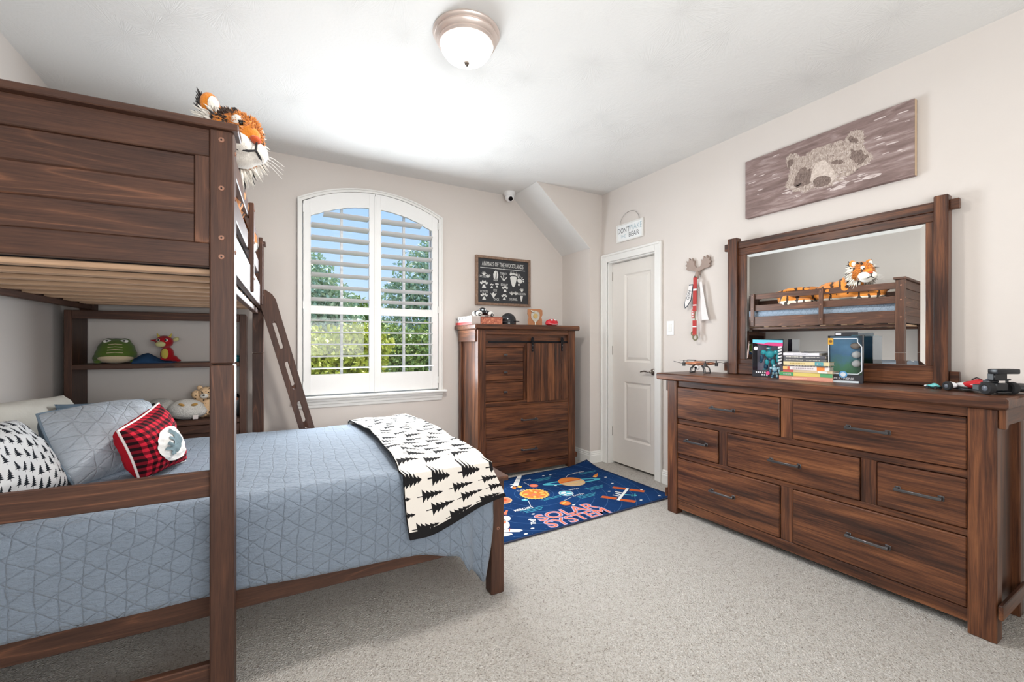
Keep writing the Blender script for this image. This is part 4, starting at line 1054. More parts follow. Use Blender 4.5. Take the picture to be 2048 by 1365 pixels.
# ------------------------------------------------------------------ sign above the door
sg = thing('hanging_sign', 'small white sign above the door reading do not wake the bear', 'sign', (XR, 3.075, 2.20))
for lo, hi in (((-.020, -.172, 0), (-.001, -.160, .170)), ((-.020, .160, 0), (-.001, .172, .170)), ((-.020, -.16, 0), (-.001, .16, .011)), ((-.020, -.16, .159), (-.001, .16, .170))): pbox('frame', lo, hi, WHITE, sg, .002)
pbox('panel', (-.012, -.16, .011), (-.004, .16, .159), plain('sign_white', (238, 240, 240), .6), sg, .001)
def stx(body, x, z, s, m, sx=.9): return text('lettering', body, s, m, sg, T(-.0125, -x, z) @ YZ, extrude=0, sx=sx)
INK = plain('ink_grey', (92, 96, 98), .8); INKB = plain('ink_pale_blue', (176, 196, 204), .8)
stx("DON'T", -.078, .105, .072, INK, .72); stx('WAKE', .075, .112, .076, INKB, .78); stx('THE', -.085, .048, .042, INKB, .9); stx('BEAR', .055, .050, .068, INK, .85)
MB().tube([(-.012, .125 * math.cos(a), .168 + .105 * math.sin(a)) for a in [PI * i / 14 for i in range(15)]], .0018, 6).build('wire_hanger', plain('wire', (150, 146, 142), .4, .8), sg)

# ------------------------------------------------------------------ light switch
sw = thing('light_switch', 'white rocker light switch on the wall beside the door', 'switch', (XR, 2.60, 1.287))
pbox('plate', (-.006, -.038, 0), (-.0005, .038, .122), WPL, sw, .003); pbox('rocker', (-.011, -.017, .028), (-.005, .017, .094), WHITE, sw, .003)

# ------------------------------------------------------------------ bear photograph on canvas
cv = thing('bear_canvas', 'wide sepia canvas of a bear swimming above the mirror', 'picture', (XR - .001, 1.4405, 2.105))
def m_water():
    t = MT('sepia_water'); v = t.obj(); w_ = t.scale(v, (1, 5, 34)); n = t.noise(w_, 1, 4, .6, .7); n2 = t.noise(t.scale(v, (1, 1.6, 3.5)), 1, 2); x, y, z = t.xyz(v)
    col = t.ramp(n * .75 + n2 * .35 - .05, [(.36, lin(118, 100, 96)), (.5, lin(140, 120, 116)), (.62, lin(164, 146, 142)), (.74, lin(204, 190, 186))])
    return t.set(col, .8, spec=.15)
def m_fur(name, a, b, c, sc):
    t = MT(name); v = t.obj(); n = t.noise(t.scale(v, sc), 1, 4, .65, .9)
    return t.set(t.ramp(n, [(.32, lin(*a)), (.5, lin(*b)), (.68, lin(*c))]), .8, spec=.15)
pbox('canvas', (-.034, -.4665, 0), (0, .4665, .405), m_water(), cv, .001)
pbox('stretcher_edge', (-.030, -.4672, .001), (-.006, -.4660, .404), plain('raw_canvas_edge', (206, 180, 150), .8), cv, .0002)
fur = m_fur('print_fur', (132, 116, 108), (176, 160, 150), (212, 200, 190), (1, 150, 60)); fl = m_fur('print_muzzle', (184, 168, 156), (206, 192, 182), (220, 208, 198), (1, 60, 60)); fd = m_fur('print_dark_fur', (98, 84, 79), (126, 110, 103), (154, 137, 128), (1, 120, 60)); wl = m_fur('print_foam', (176, 158, 154), (206, 192, 188), (222, 210, 206), (1, 30, 90))
BP = dict(head=[(0.288, 0.354), (0.309, 0.448), (0.329, 0.589), (0.304, 0.747), (0.296, 0.813), (0.321, 0.851), (0.361, 0.845), (0.397, 0.756), (0.417, 0.739), (0.455, 0.791), (0.507, 0.801), (0.579, 0.8), (0.648, 0.772), (0.665, 0.783), (0.681, 0.855), (0.72, 0.869), (0.758, 0.806), (0.768, 0.703), (0.755, 0.628), (0.765, 0.568), (0.796, 0.456), (0.805, 0.38), (0.793, 0.331), (0.752, 0.313), (0.727, 0.29), (0.688, 0.251), (0.621, 0.177), (0.579, 0.154), (0.536, 0.166), (0.478, 0.208), (0.432, 0.174), (0.353, 0.239)],
    muzzle=[(0.492, 0.571), (0.544, 0.584), (0.579, 0.463), (0.6, 0.374), (0.61, 0.257), (0.583, 0.206), (0.579, 0.29), (0.536, 0.351), (0.5, 0.351), (0.474, 0.286), (0.459, 0.335), (0.466, 0.442)],
    nose=[(0.474, 0.314), (0.5, 0.356), (0.544, 0.345), (0.579, 0.296), (0.583, 0.233), (0.565, 0.191), (0.529, 0.181), (0.485, 0.212)],
    eyeL=[(0.369, 0.48), (0.393, 0.577), (0.447, 0.533), (0.47, 0.486), (0.459, 0.335), (0.447, 0.268), (0.385, 0.274), (0.345, 0.323)],
    eyeR=[(0.579, 0.518), (0.607, 0.53), (0.648, 0.487), (0.661, 0.431), (0.621, 0.456), (0.583, 0.478)], earL=[(0.321, 0.635), (0.304, 0.747), (0.345, 0.771), (0.353, 0.687)], earR=[(0.675, 0.773), (0.694, 0.807), (0.727, 0.724), (0.733, 0.649), (0.701, 0.696)],
    cheek=[(.70, .60), (.75, .55), (.79, .42), (.745, .335), (.71, .40), (.69, .50)])
def jag(poly, amt, seed, n=5):
    r_ = random.Random(seed); o = []
    for i, p in enumerate(poly):
        q = poly[(i + 1) % len(poly)]
        for k in range(n): f = k / n; o.append((p[0] + (q[0] - p[0]) * f + r_.uniform(-amt, amt) * .45, p[1] + (q[1] - p[1]) * f + r_.uniform(-amt, amt)))
    return o
CM = [fur, fl, fd, wl]
def cn(p): return [((x - .5) * .933, y * .405) for x, y in p]
polys = [(cn(jag(BP['head'], .018, 1)), 0, 1), (cn(jag(BP['cheek'], .02, 8)), 2, 2), (cn(jag(BP['eyeL'], .02, 2)), 2, 2), (cn(jag(BP['eyeR'], .012, 3)), 2, 2), (cn(jag(BP['earL'], .012, 4)), 2, 2), (cn(jag(BP['earR'], .012, 5)), 2, 2), (cn(BP['muzzle']), 1, 3), (cn(BP['nose']), 2, 4)]
rq = random.Random(12)
for k in range(60):
    x = rq.uniform(.30, .80); y = rq.uniform(.12, .34) if rq.random() < .5 else rq.uniform(.05, .95); 
    if y > .34 and .28 < x < .82: x = rq.choice((rq.uniform(.02, .24), rq.uniform(.83, .98)))
    if y > .92: continue
    polys.append((cn(ellp(x, y, rq.uniform(.008, .035), rq.uniform(.003, .010), rq.uniform(-.1, .1), 10)), 3, 2))
polys += [(cn(ellp(.62, .10, .045, .02)), 3, 2), (cn(ellp(.80, .135, .05, .025)), 3, 2)]
flat('printed_bear', polys, CM, cv, 0, M=T(-.0343, 0, 0) @ YZ)

# ------------------------------------------------------------------ moose hook with lanyards
mh = thing('moose_hook', 'carved moose antler wall hook between the door and the mirror', 'hook', (XR, 2.31, 1.78))
DW = plain('driftwood', (158, 140, 130), .7, var=.15)
ant = [(-.012, -.02), (-.02, .012), (-.055, .025), (-.095, .03), (-.112, .045), (-.10, .055), (-.118, .075), (-.102, .082), (-.108, .108), (-.088, .10), (-.083, .128), (-.066, .106), (-.052, .122), (-.045, .095), (-.032, .10), (-.035, .07), (-.02, .045), (0, .04)]
full = ant + [(-x, y) for x, y in ant[::-1][1:]]
vs, fs = shape2d(full, [], .018); MB().add(vs, fs, M=T(-.016, 0, 0) @ YZ).build('antlers', DW, mh, smooth=False)
MB().ell((-.03, 0, -.02), (.016, .018, .034), sub=2).build('moose_head', DW, mh)
MB().tube([(-.03, 0, -.035), (-.055, 0, -.045), (-.062, 0, -.03)], .005, 8).build('peg', NICK, mh)
REDS = plain('red_ribbon', (178, 52, 48), .7); SILK = plain('white_silk', (226, 222, 220), .6); OLIVE = plain('olive_cord', (126, 122, 92), .7)
def strip(name, label, pts, w, mat, cat='ribbon'):
    """ribbon hanging parallel to the wall; pts in (y, z) with x offset"""
    b = MB(); vs = []; n = len(pts)
    for k, (x, y, z) in enumerate(pts):
        ww = w[k] if isinstance(w, list) else w
        vs += [(x, y - ww / 2, z), (x, y + ww / 2, z), (x + .002, y + ww / 2, z), (x + .002, y - ww / 2, z)]
    fs = [(4 * k + i, 4 * k + (i + 1) % 4, 4 * k + 4 + (i + 1) % 4, 4 * k + 4 + i) for k in range(n - 1) for i in range(4)] + [(0, 1, 2, 3), (4 * n - 1, 4 * n - 2, 4 * n - 3, 4 * n - 4)]
    b.add(vs, fs); return tag(b.build(name, mat, None, smooth=False), label, cat)
XW = XR - .055
lany = thing('red_lanyard', 'red and white lanyard hanging straight down from the moose hook', 'lanyard', (XW, 2.31, 1.30))
for z0, z1, m in ((.44, .35, REDS), (.35, .335, SILK), (.335, .225, REDS), (.225, .215, SILK), (.215, .17, REDS)):
    MB().box((-.004, -.016 + (.44 - z0) * .02, z1), (.002, .016 + (.44 - z0) * .02, z0), .001).build('band', m, lany, smooth=False)
MB().tube([(0, 0, .17), (.002, .004, .13), (0, 0, .08)], .003, 6).build('cord', OLIVE, lany)
for z0, z1, m in ((.10, .055, REDS), (.055, .045, SILK), (.045, -.02, REDS)): MB().box((-.005, -.012, z1), (.003, .022, z0), .001).build('band', m, lany, smooth=False)
MB().tube([(0, .02 * math.cos(a) + .0, -.035 + .022 * math.sin(a)) for a in [2 * PI * i / 12 for i in range(12)]], .006, 6, closed=True).tube([(.006, .018 * math.cos(a) + .022, -.005 + .018 * math.sin(a)) for a in [2 * PI * i / 12 for i in range(12)]], .005, 6, closed=True).build('buckle_loops', OLIVE, lany)
pn = thing('white_pennant', 'small white pennant with dark edge hanging left of the red lanyard', 'pennant', (XW + .01, 2.385, 1.50))
pol = [(.02, .19), (-.05, .17), (-.035, .055), (.03, .0), (.055, .03)]; pol = [(-.030, .0), (-.035, .04), (.012, .19), (.055, .19), (.030, .06), (-.005, .015)]
MB().prism([(-p[0], p[1]) for p in pol], -.003, 0, axis=0).build('edge', plain('pennant_edge', (44, 56, 68), .7), pn, smooth=False)
MB().prism([(-(p[0] * .82 + .001), p[1] * .90 + .010) for p in pol], -.005, -.002, axis=0).build('face', SILK, pn, smooth=False)
text('lettering', 'GSM', .04, plain('pennant_ink', (70, 78, 84), .7), pn, T(-.0056, -.012, .105) @ YZ @ Matrix.Rotation(R(70), 4, 'Z'), extrude=0)
strip('white_ribbon', 'long pale silk ribbon hanging right of the red lanyard', [(XW + .012, 2.27, 1.70), (XW + .01, 2.255, 1.60), (XW + .012, 2.24, 1.46), (XW + .008, 2.225, 1.40)], [.02, .03, .05, .06], SILK)
strip('pale_ribbon', 'short pale ribbon hanging behind the red lanyard', [(XW + .02, 2.305, 1.66), (XW + .018, 2.285, 1.5), (XW + .02, 2.27, 1.40)], [.025, .04, .045], plain('pale_ribbon', (206, 198, 194), .6))
bd = thing('red_badge', 'small red and white badge pinned on the wall below the pennant', 'badge', (XR, 2.372, 1.42))
MB().box((-.006, -.014, 0), (0, .014, .07), .003).build('badge_plate', plain('badge_red', (206, 92, 88), .6), bd); 
for k in range(3): MB().cyl((-.0065, 0, .014 + k * .021), (-.0055, 0, .014 + k * .021), .007, seg=12).build('badge_dot', SILK, bd)
# ------------------------------------------------------------------ plush fabrics
def m_plush(name, rgb, sc=180, dist=.006, st=.7):
    t = MT(name); v = t.obj(); n = t.noise(v, sc, 3, .7); n2 = t.noise(v, sc * .2, 2); c = lin(*rgb)
    t.bump(n + n2 * .6, st, dist)
    return t.set(t.mix(n, tuple(x * .72 for x in c[:3]) + (1,), tuple(min(1, x * 1.12) for x in c[:3]) + (1,)), .95, spec=.08, **{'Sheen Weight': .3})
def m_tiger(name, axis, f, thr):
    t = MT(name); v = t.obj(); x, y, z = t.xyz(v); a = (x, y, z)[axis]
    n = t.noise(v, 9, 3); w = ((a * f + n * 1.6) * 6.283).sin(); br = t.noise(v, 7, 2)
    k = ((w > thr) * (br > .44)); fz = t.noise(v, 220, 3, .7)
    col = t.mix(fz, lin(168, 92, 30), lin(232, 150, 66)); wz = (z < -.085)
    col = t.mix(wz * .85, col, lin(232, 222, 206)); col = t.mix(k * .95, col, lin(38, 28, 26))
    t.bump(fz, .7, .006); return t.set(col, .95, spec=.08, **{'Sheen Weight': .3})
TIGB = m_tiger('tiger_body_fur', 1, 11, .55); TIGH = m_plush('tiger_head_fur', (226, 138, 52)); TWH = m_plush('white_fur', (238, 232, 222), 150); BLK = m_plush('black_fur', (40, 34, 34)); NOSE = m_plush('rust_nose', (196, 84, 44))
EYEB = plain('glass_eye', (20, 18, 18), .08); EYEW = plain('eye_white', (236, 234, 228), .4); THREAD = plain('black_thread', (30, 28, 30), .8)

# ------------------------------------------------------------------ large tiger on the upper bunk
tg = thing('tiger_plush', 'large orange tiger plush lying on the upper bunk over the guard rail', 'plush toy', (-.22, 2.45, 1.70))
def tl(x, y, z): return (x + .22, y - 2.45, z - 1.70)
blob('body', [(tl(-.30, 2.95, 1.845), (.17, .16, .14)), (tl(-.28, 2.72, 1.845), (.14, .19, .13)), (tl(-.23, 2.46, 1.865), (.125, .19, .135)), (tl(-.20, 2.30, 1.90), (.11, .14, .14)), (tl(-.19, 2.20, 1.96), (.08, .08, .09)),
              (tl(-.19, 2.10, 1.80), (.055, .17, .055)), (tl(-.17, 1.96, 1.865), (.048, .07, .045)), (tl(-.15, 2.92, 1.80), (.10, .11, .10)), (tl(-.13, 2.78, 1.775), (.05, .14, .05)), (tl(-.125, 2.47, 1.88), (.04, .07, .05))], TIGB, tg, .014, 5)
MB().tube([tl(-.20, 3.06, 1.86), tl(-.14, 3.05, 1.90), tl(-.115, 2.90, 1.935), tl(-.105, 2.76, 1.935), tl(-.105, 2.66, 1.92)], [.03, .026, .022, .020, .018], 12).build('tail', TIGB, tg)
hd = bpy.data.objects.new('head', None); COL.objects.link(hd); hd.parent = tg; hd.location = tl(-.135, 2.14, 2.07); hd.scale = (1.10, 1.10, 1.10)
hd.rotation_euler = (R(-4), R(10), R(-50))
# head frame: +x forward, +y left, +z up
blob('skull', [((0, 0, .0), (.098, .100, .092)), ((.045, 0, .02), (.07, .06, .062)), ((.085, 0, .012), (.042, .036, .036)), ((-.02, .055, -.03), (.06, .055, .06)), ((-.02, -.055, -.03), (.06, .055, .06))], TIGH, hd, .007, 5)
blob('muzzle', [((.080, .032, -.040), (.056, .050, .044)), ((.080, -.032, -.040), (.056, .050, .044)), ((.062, 0, -.074), (.052, .056, .036))], TWH, hd, .006, 4)
MB().ell((.126, 0, -.006), (.016, .020, .014), sub=3).build('nose', NOSE, hd)
MB().tube([(.134, 0, -.016), (.138, 0, -.046)], .004, 6).tube([(.112, .052, -.066), (.132, .022, -.058), (.138, 0, -.046), (.132, -.022, -.058), (.112, -.052, -.066)], .0045, 6).build('mouth', THREAD, hd)
for s in (-1, 1):
    MB().ell((.072, s * .042, .042), (.024, .021, .022), sub=2).build('eye_patch', TWH, hd)
    e_ = MB().ell((.093, s * .041, .034), (.008, .009, .008), sub=2).build('eye', EYEB, hd)
    MB().tube([(.096, s * .030, .044), (.099, s * .040, .042), (.092, s * .052, .038)], .0025, 6).tube([(.101, s * .024, .030), (.099, s * .034, .022)], .0025, 6).build('eye_line', THREAD, hd)
    MB().ell((-.030, s * .078, .082), (.022, .034, .040), rot(s * -20, 0, 0), sub=3).build('ear', TIGH, hd); MB().ell((-.010, s * .079, .082), (.010, .022, .028), rot(s * -20, 0, 0), sub=2).build('inner_ear', TWH, hd)
    for k, (a, b_) in enumerate((((.02, s * .098, .02), (.02, s * .088, .05)), ((-.01, s * .103, .0), (-.015, s * .098, .04)), ((.045, s * .025, .083), (.01, s * .028, .098)), ((-.02, s * .03, .095), (-.05, s * .03, .088)))):
        MB().tube([a, ((a[0] + b_[0]) / 2 + .003, (a[1] + b_[1]) / 2 + s * .003, (a[2] + b_[2]) / 2 + .003), b_], [.004, .007, .003], 6).build('stripe', BLK, hd)
    wk = MB()
    for k in range(4): wk.tube([(.10, s * .05, -.035 - k * .006), (.12, s * .09, -.035 - k * .012), (.125, s * .135, -.045 - k * .016)], [.0012, .001, .0006], 5)
    wk.build('whiskers', plain('whisker', (230, 228, 224), .5), hd)
rr_ = random.Random(3); rf = MB(); rfb = MB()
for k in range(520):
    a = rr_.uniform(-1.0, PI + 1.0); ca_, sa_ = math.cos(a), -math.sin(a)
    base = Vector((-.02 + rr_.uniform(-.03, .03), ca_ * .088, -.025 + sa_ * .082)); d = Vector((rr_.uniform(-.25, .55), ca_ * 1.0 + rr_.uniform(-.3, .3), sa_ * 1.05 + rr_.uniform(-.35, .25) - .25)).normalized()
    L = rr_.uniform(.04, .080); tgt = rfb if (k % 9 == 0) else rf
    tgt.tube([base, base + d * L * .55, base + d * L + Vector((0, 0, -.012))], [.0075, .005, .0006], 5)
rf.build('ruff', TWH, hd, angle=180)['kind'] = 'stuff'; rfb.build('dark_ruff', BLK, hd, angle=180)['kind'] = 'stuff'
fz = MB(); sk = bpy.data.objects['skull']; sv = [(v.co.copy(), v.normal.copy()) for v in sk.data.vertices]
for k in range(2600):
    p, nn_ = rr_.choice(sv); p = p + sk.location
    if p.x > .07 and abs(p.y) < .035 and p.z < .03: continue
    d = (nn_ + Vector((-.55, rr_.uniform(-.3, .3), rr_.uniform(-.5, .1)))).normalized(); L = rr_.uniform(.008, .020)
    fz.tube([p - nn_ * .002, p + d * L * .6, p + d * L], [.0035, .0022, .0004], 4)
fz.build('head_fur', m_tiger('tiger_fuzz', 1, 9, .72), hd, angle=180)['kind'] = 'stuff'
ef = MB()
for k in range(46):
    s = rr_.choice((-1, 1)); base = Vector((-.035 + rr_.uniform(-.015, .015), s * (.085 + rr_.uniform(-.02, .02)), .07 + rr_.uniform(-.02, .02)))
    d = Vector((rr_.uniform(-.6, -.1), s * rr_.uniform(.0, .5), rr_.uniform(.1, 1))).normalized(); ef.tube([base, base + d * .022, base + d * .040], [.006, .004, .0006], 5)
ef.build('ear_tufts', BLK, hd, angle=180)['kind'] = 'stuff'

# ------------------------------------------------------------------ plush toys on the upper shelf
SZ = 1.086
cr = thing('crocodile_plush', 'round green crocodile plush sitting at the left of the upper shelf', 'plush toy', (-.885, 3.80, SZ), R(8))
GRN = m_plush('croc_green', (92, 118, 48), 260, .003); CRM = m_plush('croc_cream', (226, 206, 172), 260, .003)
blob('body', [((0, 0, .086), (.098, .082, .080)), ((0, -.012, .062), (.108, .080, .058)), ((-.038, .0, .135), (.034, .040, .032)), ((.042, .0, .135), (.034, .040, .032)), ((-.085, .02, .035), (.035, .05, .034))], GRN, cr, .006, 6)
blob('belly', [((0, -.028, .036), (.092, .068, .036))], CRM, cr, .006, 4)
for s in (-1, 1):
    MB().ell((s * .042, -.041, .146), (.022, .008, .012), sub=2).build('eye', EYEW, cr); MB().ell((s * .042, -.049, .148), (.007, .004, .006), sub=2).build('pupil', EYEB, cr)
    MB().ell((s * .088, -.03, .014), (.022, .03, .014), sub=2).build('foot', GRN, cr)
for k in range(4): z = .070 + k * .018; MB().tube([(-.040 + k * .002, -.087 + k * .006, z), (0, -.094 + k * .006, z + .004), (.040 - k * .002, -.087 + k * .006, z)], .0022, 6).build('stitch_line', CRM, cr)

cl_ = MB()
def blf(a, b):
    x = -.11 + a * .22; y = -.08 + b * .15
    z = .004 + .052 * math.exp(-((a - .32) / .26) ** 2) * (math.sin(PI * min(1, b * 1.15)) * .8 + .2) + .010 * abs(mnoise.noise(Vector((a * 6, b * 5, 2)))) + .012 * (1 - a) * (b * (1 - b)) * 4
    return (x, y, z if 0 < a < 1 and 0 < b < 1 else .001), (a, b)
cl_.grid(blf, 30, 20); clo = cl_.build('folded_cloth', cloth('navy_velour', (44, 74, 108)), None); clo.location = (-.675, 3.755, SZ + .03)
so_ = clo.modifiers.new('t', 'SOLIDIFY'); so_.thickness = .004; so_.offset = 1
tag(clo, 'rumpled navy blue velour cloth between the two upper shelf plushes', 'cloth')

dr = thing('dragon_plush', 'small red plush with yellow belly and horns on the upper shelf', 'plush toy', (-.625, 3.84, SZ), R(-8))
RP = m_plush('plush_red', (186, 28, 40), 260, .003); YP = m_plush('plush_yellow', (226, 204, 96), 260, .003); YPL = m_plush('plush_pale_yellow', (226, 222, 156), 260, .003)
blob('body', [((0, 0, .055), (.040, .036, .056)), ((.03, .0, .025), (.034, .03, .024)), ((-.02, -.012, .018), (.024, .032, .018)), ((.052, .0, .012), (.03, .02, .012))], RP, dr, .004, 4)
blob('head', [((-.012, -.012, .142), (.052, .045, .044))], RP, dr, .005, 3)
MB().ell((-.022, -.050, .126), (.030, .020, .020), sub=3).build('muzzle', YPL, dr); MB().ell((-.004, -.030, .060), (.022, .012, .036), sub=3).build('belly', YP, dr)
for s in (-1, 1):
    MB().ell((-.012 + s * .022, -.050, .154), (.011, .006, .011), sub=2).build('eye', EYEW, dr); MB().ell((-.012 + s * .020, -.056, .154), (.006, .003, .007), sub=2).build('pupil', EYEB, dr)
    MB().cyl((-.012 + s * .03, -.01, .176), (-.012 + s * .042, -.01, .200), .009, .003, 10).build('horn', YP, dr)
MB().ell((.052, -.002, .160), (.020, .010, .015), rot(0, -25, 0), sub=2).build('ear', YPL, dr); MB().cyl((-.055, -.008, .150), (-.092, -.008, .154), .012, .002, 10).build('ear', RP, dr)

tq = thing('turquoise_base', 'small turquoise toy stand at the right end of the upper shelf', 'toy', (-.222, 3.78, SZ))
TQ = plain('turquoise_plastic', (52, 160, 176), .35)
MB().lathe([(.0, 0), (.036, 0), (.037, .012), (.031, .040), (.024, .046), (.0, .048)], 24).build('drum', TQ, tq); MB().tube([(.0345 * math.cos(a) , .0345 * math.sin(a), .024 + .004 * (i % 2)) for i, a in enumerate([2 * PI * k / 16 for k in range(16)])], .003, 6, closed=True).build('zigzag_band', plain('pale_teal', (150, 214, 214), .4), tq)

# ------------------------------------------------------------------ plush toys on the lower shelf
LZ = .688
WF = m_plush('fluffy_white', (240, 237, 230), 110, .012, 1.0); GOLD = m_plush('gold_felt', (204, 158, 86))
f1 = thing('white_plush', 'fluffy white round plush leaning at the back of the lower shelf', 'plush toy', (-.66, 3.845, LZ)); blob('body', [((0, 0, .072), (.095, .062, .074)), ((.02, 0, .05), (.10, .065, .05))], WF, f1, .007, 4)
MB().ell((-.03, -.06, .11), (.012, .006, .012), sub=2).build('eye', EYEB, f1)
f2 = thing('white_plush', 'fluffy white oval plush with two golden feet on the lower shelf', 'plush toy', (-.505, 3.765, LZ)); blob('body', [((0, 0, .070), (.108, .078, .070)), ((.01, .0, .05), (.112, .080, .052))], WF, f2, .007, 4)
for x, z, a in ((-.018, .108, 25), (.052, .106, -10)): MB().ell((x, -.062, z), (.021, .012, .010), rot(0, a, 0), sub=2).build('foot', GOLD, f2)
MB().box((.045, -.082, .008), (.075, -.078, .034), .001, M=T(0, 0, 0)).build('tag', PIPE, f2)
CHT = MT('spotted_fur'); v_ = CHT.obj(); vn = E(CHT.nt, CHT.voro(v_, 55)); fz_ = CHT.noise(v_, 220, 2); CHT.bump(fz_, .5, .004); CHT.set(CHT.mix((vn < .30) * .9, CHT.mix(fz_, lin(206, 168, 126), lin(232, 204, 168)), lin(44, 36, 34)), .95, spec=.08); CHT = CHT.m
cb_ = thing('cub_plush', 'small spotted cub plush sitting behind the bed post on the lower shelf', 'plush toy', (-.385, 3.82, LZ))
blob('body', [((0, .01, .07), (.055, .045, .075)), ((-.03, -.03, .03), (.03, .035, .03)), ((.03, -.03, .03), (.03, .035, .03)), ((-.07, -.01, .165), (.030, .026, .030)), ((-.05, 0, .13), (.03, .025, .035))], CHT, cb_, .006, 3)
blob('head', [((-.010, -.012, .172), (.052, .045, .046))], CHT, cb_, .006, 3); MB().ell((-.018, -.050, .156), (.026, .018, .019), sub=2).build('muzzle', TWH, cb_); MB().ell((-.020, -.067, .162), (.008, .005, .006), sub=2).build('nose', EYEB, cb_)
for s in (-1, 1): MB().ell((-.01 + s * .040, -.005, .212), (.018, .010, .018), sub=2).build('ear', CHT, cb_); MB().ell((-.012 + s * .019, -.054, .180), (.005, .004, .005), sub=2).build('eye', EYEB, cb_)
tn = thing('dark_tin', 'black printed tin with an orange top at the right end of the lower shelf', 'tin', (-.225, 3.79, LZ))
MB().box((-.045, -.03, 0), (.045, .03, .135), .008, seg=2).ell((0, 0, .132), (.043, .029, .03), sub=2).build('body', plain('black_tin', (30, 30, 34), .35), tn); flat('printed_panel', [(ellp(-.012, .055, .026, .036), 0, 1), (ellp(-.012, .055, .016, .024), 1, 2), (ellp(-.005, .06, .007), 0, 3), (ellp(0, .125, .03, .014), 2, 1)], [plain('tin_grey', (128, 130, 134), .5), plain('tin_dark', (48, 50, 54), .5), plain('tin_orange', (176, 98, 52), .5)], tn, 0, M=T(0, -.0308, 0) @ XZ)
gp = thing('green_plush', 'dark green round plush half hidden behind the quilted pillow', 'plush toy', (-.82, 3.79, LZ)); blob('body', [((0, 0, .068), (.085, .07, .072)), ((0, -.02, .04), (.09, .07, .042))], m_plush('bottle_green', (50, 104, 46)), gp, .008, 4); MB().tube([(-.05, -.066, .085), (0, -.074, .10), (.05, -.066, .085)], .003, 6).build('seam', plain('dark_green_thread', (28, 62, 30), .8), gp)

# ------------------------------------------------------------------ things on the chest
CZ = 1.388
gb = thing('game_box', 'white and red game box lying on the left end of the chest', 'box', (1.608, 3.735, CZ))
pbox('box_body', (-.045, -.185, 0), (.045, .185, .074), plain('box_white', (236, 234, 232), .5), gb, .002); pbox('red_stripe', (-.0456, -.184, .001), (-.044, .184, .024), plain('box_red', (204, 62, 60), .5), gb, .0003); pbox('grey_end', (-.040, -.1858, .003), (.044, -.184, .072), plain('box_end_grey', (190, 178, 172), .6), gb, .0003)
flat('printed_marks', [(stroke(.17 - k * .065, .034, .145 - k * .065, .062, .007), 0, 1) for k in range(5)] + [(stroke(.12 - k * .065, .034, .145 - k * .065, .062, .007), 0, 1) for k in range(4)], [plain('mark_black', (60, 58, 62), .6)], gb, 0, M=T(-.0462, 0, 0) @ Matrix(((0, 0, -1, 0), (1, 0, 0, 0), (0, 1, 0, 0), (0, 0, 0, 1))))
rb = thing('copper_box', 'copper red patterned box under the toy car on the chest', 'box', (1.763, 3.64, CZ))
CPR = MT('copper_print'); v_ = CPR.obj(); CPR.set(CPR.ramp(CPR.noise(v_, 38, 4, .7, 1.0), [(.35, lin(120, 62, 48)), (.5, lin(186, 108, 84)), (.62, lin(208, 136, 106)), (.72, lin(228, 200, 170))]), .45)
pbox('box_body', (-.108, -.10, 0), (.108, .10, .068), CPR.m, rb, .003); pbox('box_lid_edge', (-.109, -.101, .056), (.109, .101, .0695), plain('copper_edge', (150, 84, 66), .5), rb, .002)
car = thing('toy_car', 'black and white vintage toy car on the copper box', 'toy car', (1.715, 3.63, CZ + .0745), R(10))
BKP = plain('black_gloss', (26, 27, 31), .18); WGP = plain('white_gloss', (232, 230, 226), .22); TYR = plain('rubber', (30, 30, 32), .8)
blob('body', [((0, 0, .034), (.095, .040, .020)), ((.03, 0, .040), (.05, .030, .020)), ((-.045, 0, .036), (.05, .034, .020))], BKP, car, .005, 4)
blob('cabin', [((-.005, 0, .058), (.038, .032, .026))], BKP, car, .005, 3)
for s in (-1, 1): MB().ell((-.008 + s * .013, -.027, .060), (.011, .009, .009), sub=2).build('window', plain('toy_window', (196, 206, 210), .15), car)
for sx_ in (-1, 1):
    for sy in (-1, 1):
        MB().ell((sx_ * .065, sy * .034, .026), (.034, .016, .024), sub=3).build('fender', WGP, car); w_ = MB().cyl((sx_ * .068, sy * .038, .015), (sx_ * .068, sy * .052, .015), .015, seg=18).build('wheel', TYR, car); MB().cyl((0, sy * .0065, 0), (0, sy * .009, 0), .007, seg=12).build('hub', WGP, w_)
text('lettering', 'K', .022, plain('silver_mark', (200, 200, 206), .4), car, T(.012, -.0405, .036) @ XZ, extrude=.0004)
hm_ = thing('black_helmet', 'shiny black mini helmet standing on the chest', 'helmet', (1.955, 3.585, CZ), R(-25))
hp = [(.0, .112)] + [(.074 * math.sin(a), .038 + .074 * math.cos(a)) for a in [PI / 2 * i / 10 for i in range(1, 11)]] + [(.074, .006), (.070, .001), (.064, .004), (.064, .03)]
MB().lathe(hp, 36).build('shell', BKP, hm_)
MB().tube([(.075 * math.cos(a), .075 * math.sin(a), .030) for a in [R(-150 + 120 * i / 12) for i in range(13)]], .003, 6).build('rim', plain('dark_grey_plastic', (58, 58, 62), .4), hm_)
MB().prism([(.060 * math.cos(R(a)) , .060 * math.sin(R(a))) for a in range(-60, 61, 10)] + [(.105 * math.cos(R(a)), .095 * math.sin(R(a))) for a in range(50, -51, -10)], .030, .036, axis=2).build('brim', BKP, hm_, smooth=False)
pq = thing('shield_plaque', 'wooden plaque with a silver shield standing on the chest', 'plaque', (2.30, 3.66, CZ), R(-12))
CHW = plain('cherry_wood', (176, 118, 78), .35, var=.15)
pl_ = [(-.072, 0), (.072, 0), (.074, .06), (.064, .085), (.078, .11), (.076, .158), (.05, .168), (-.05, .168), (-.076, .165), (-.078, .12), (-.066, .09), (-.074, .06)]
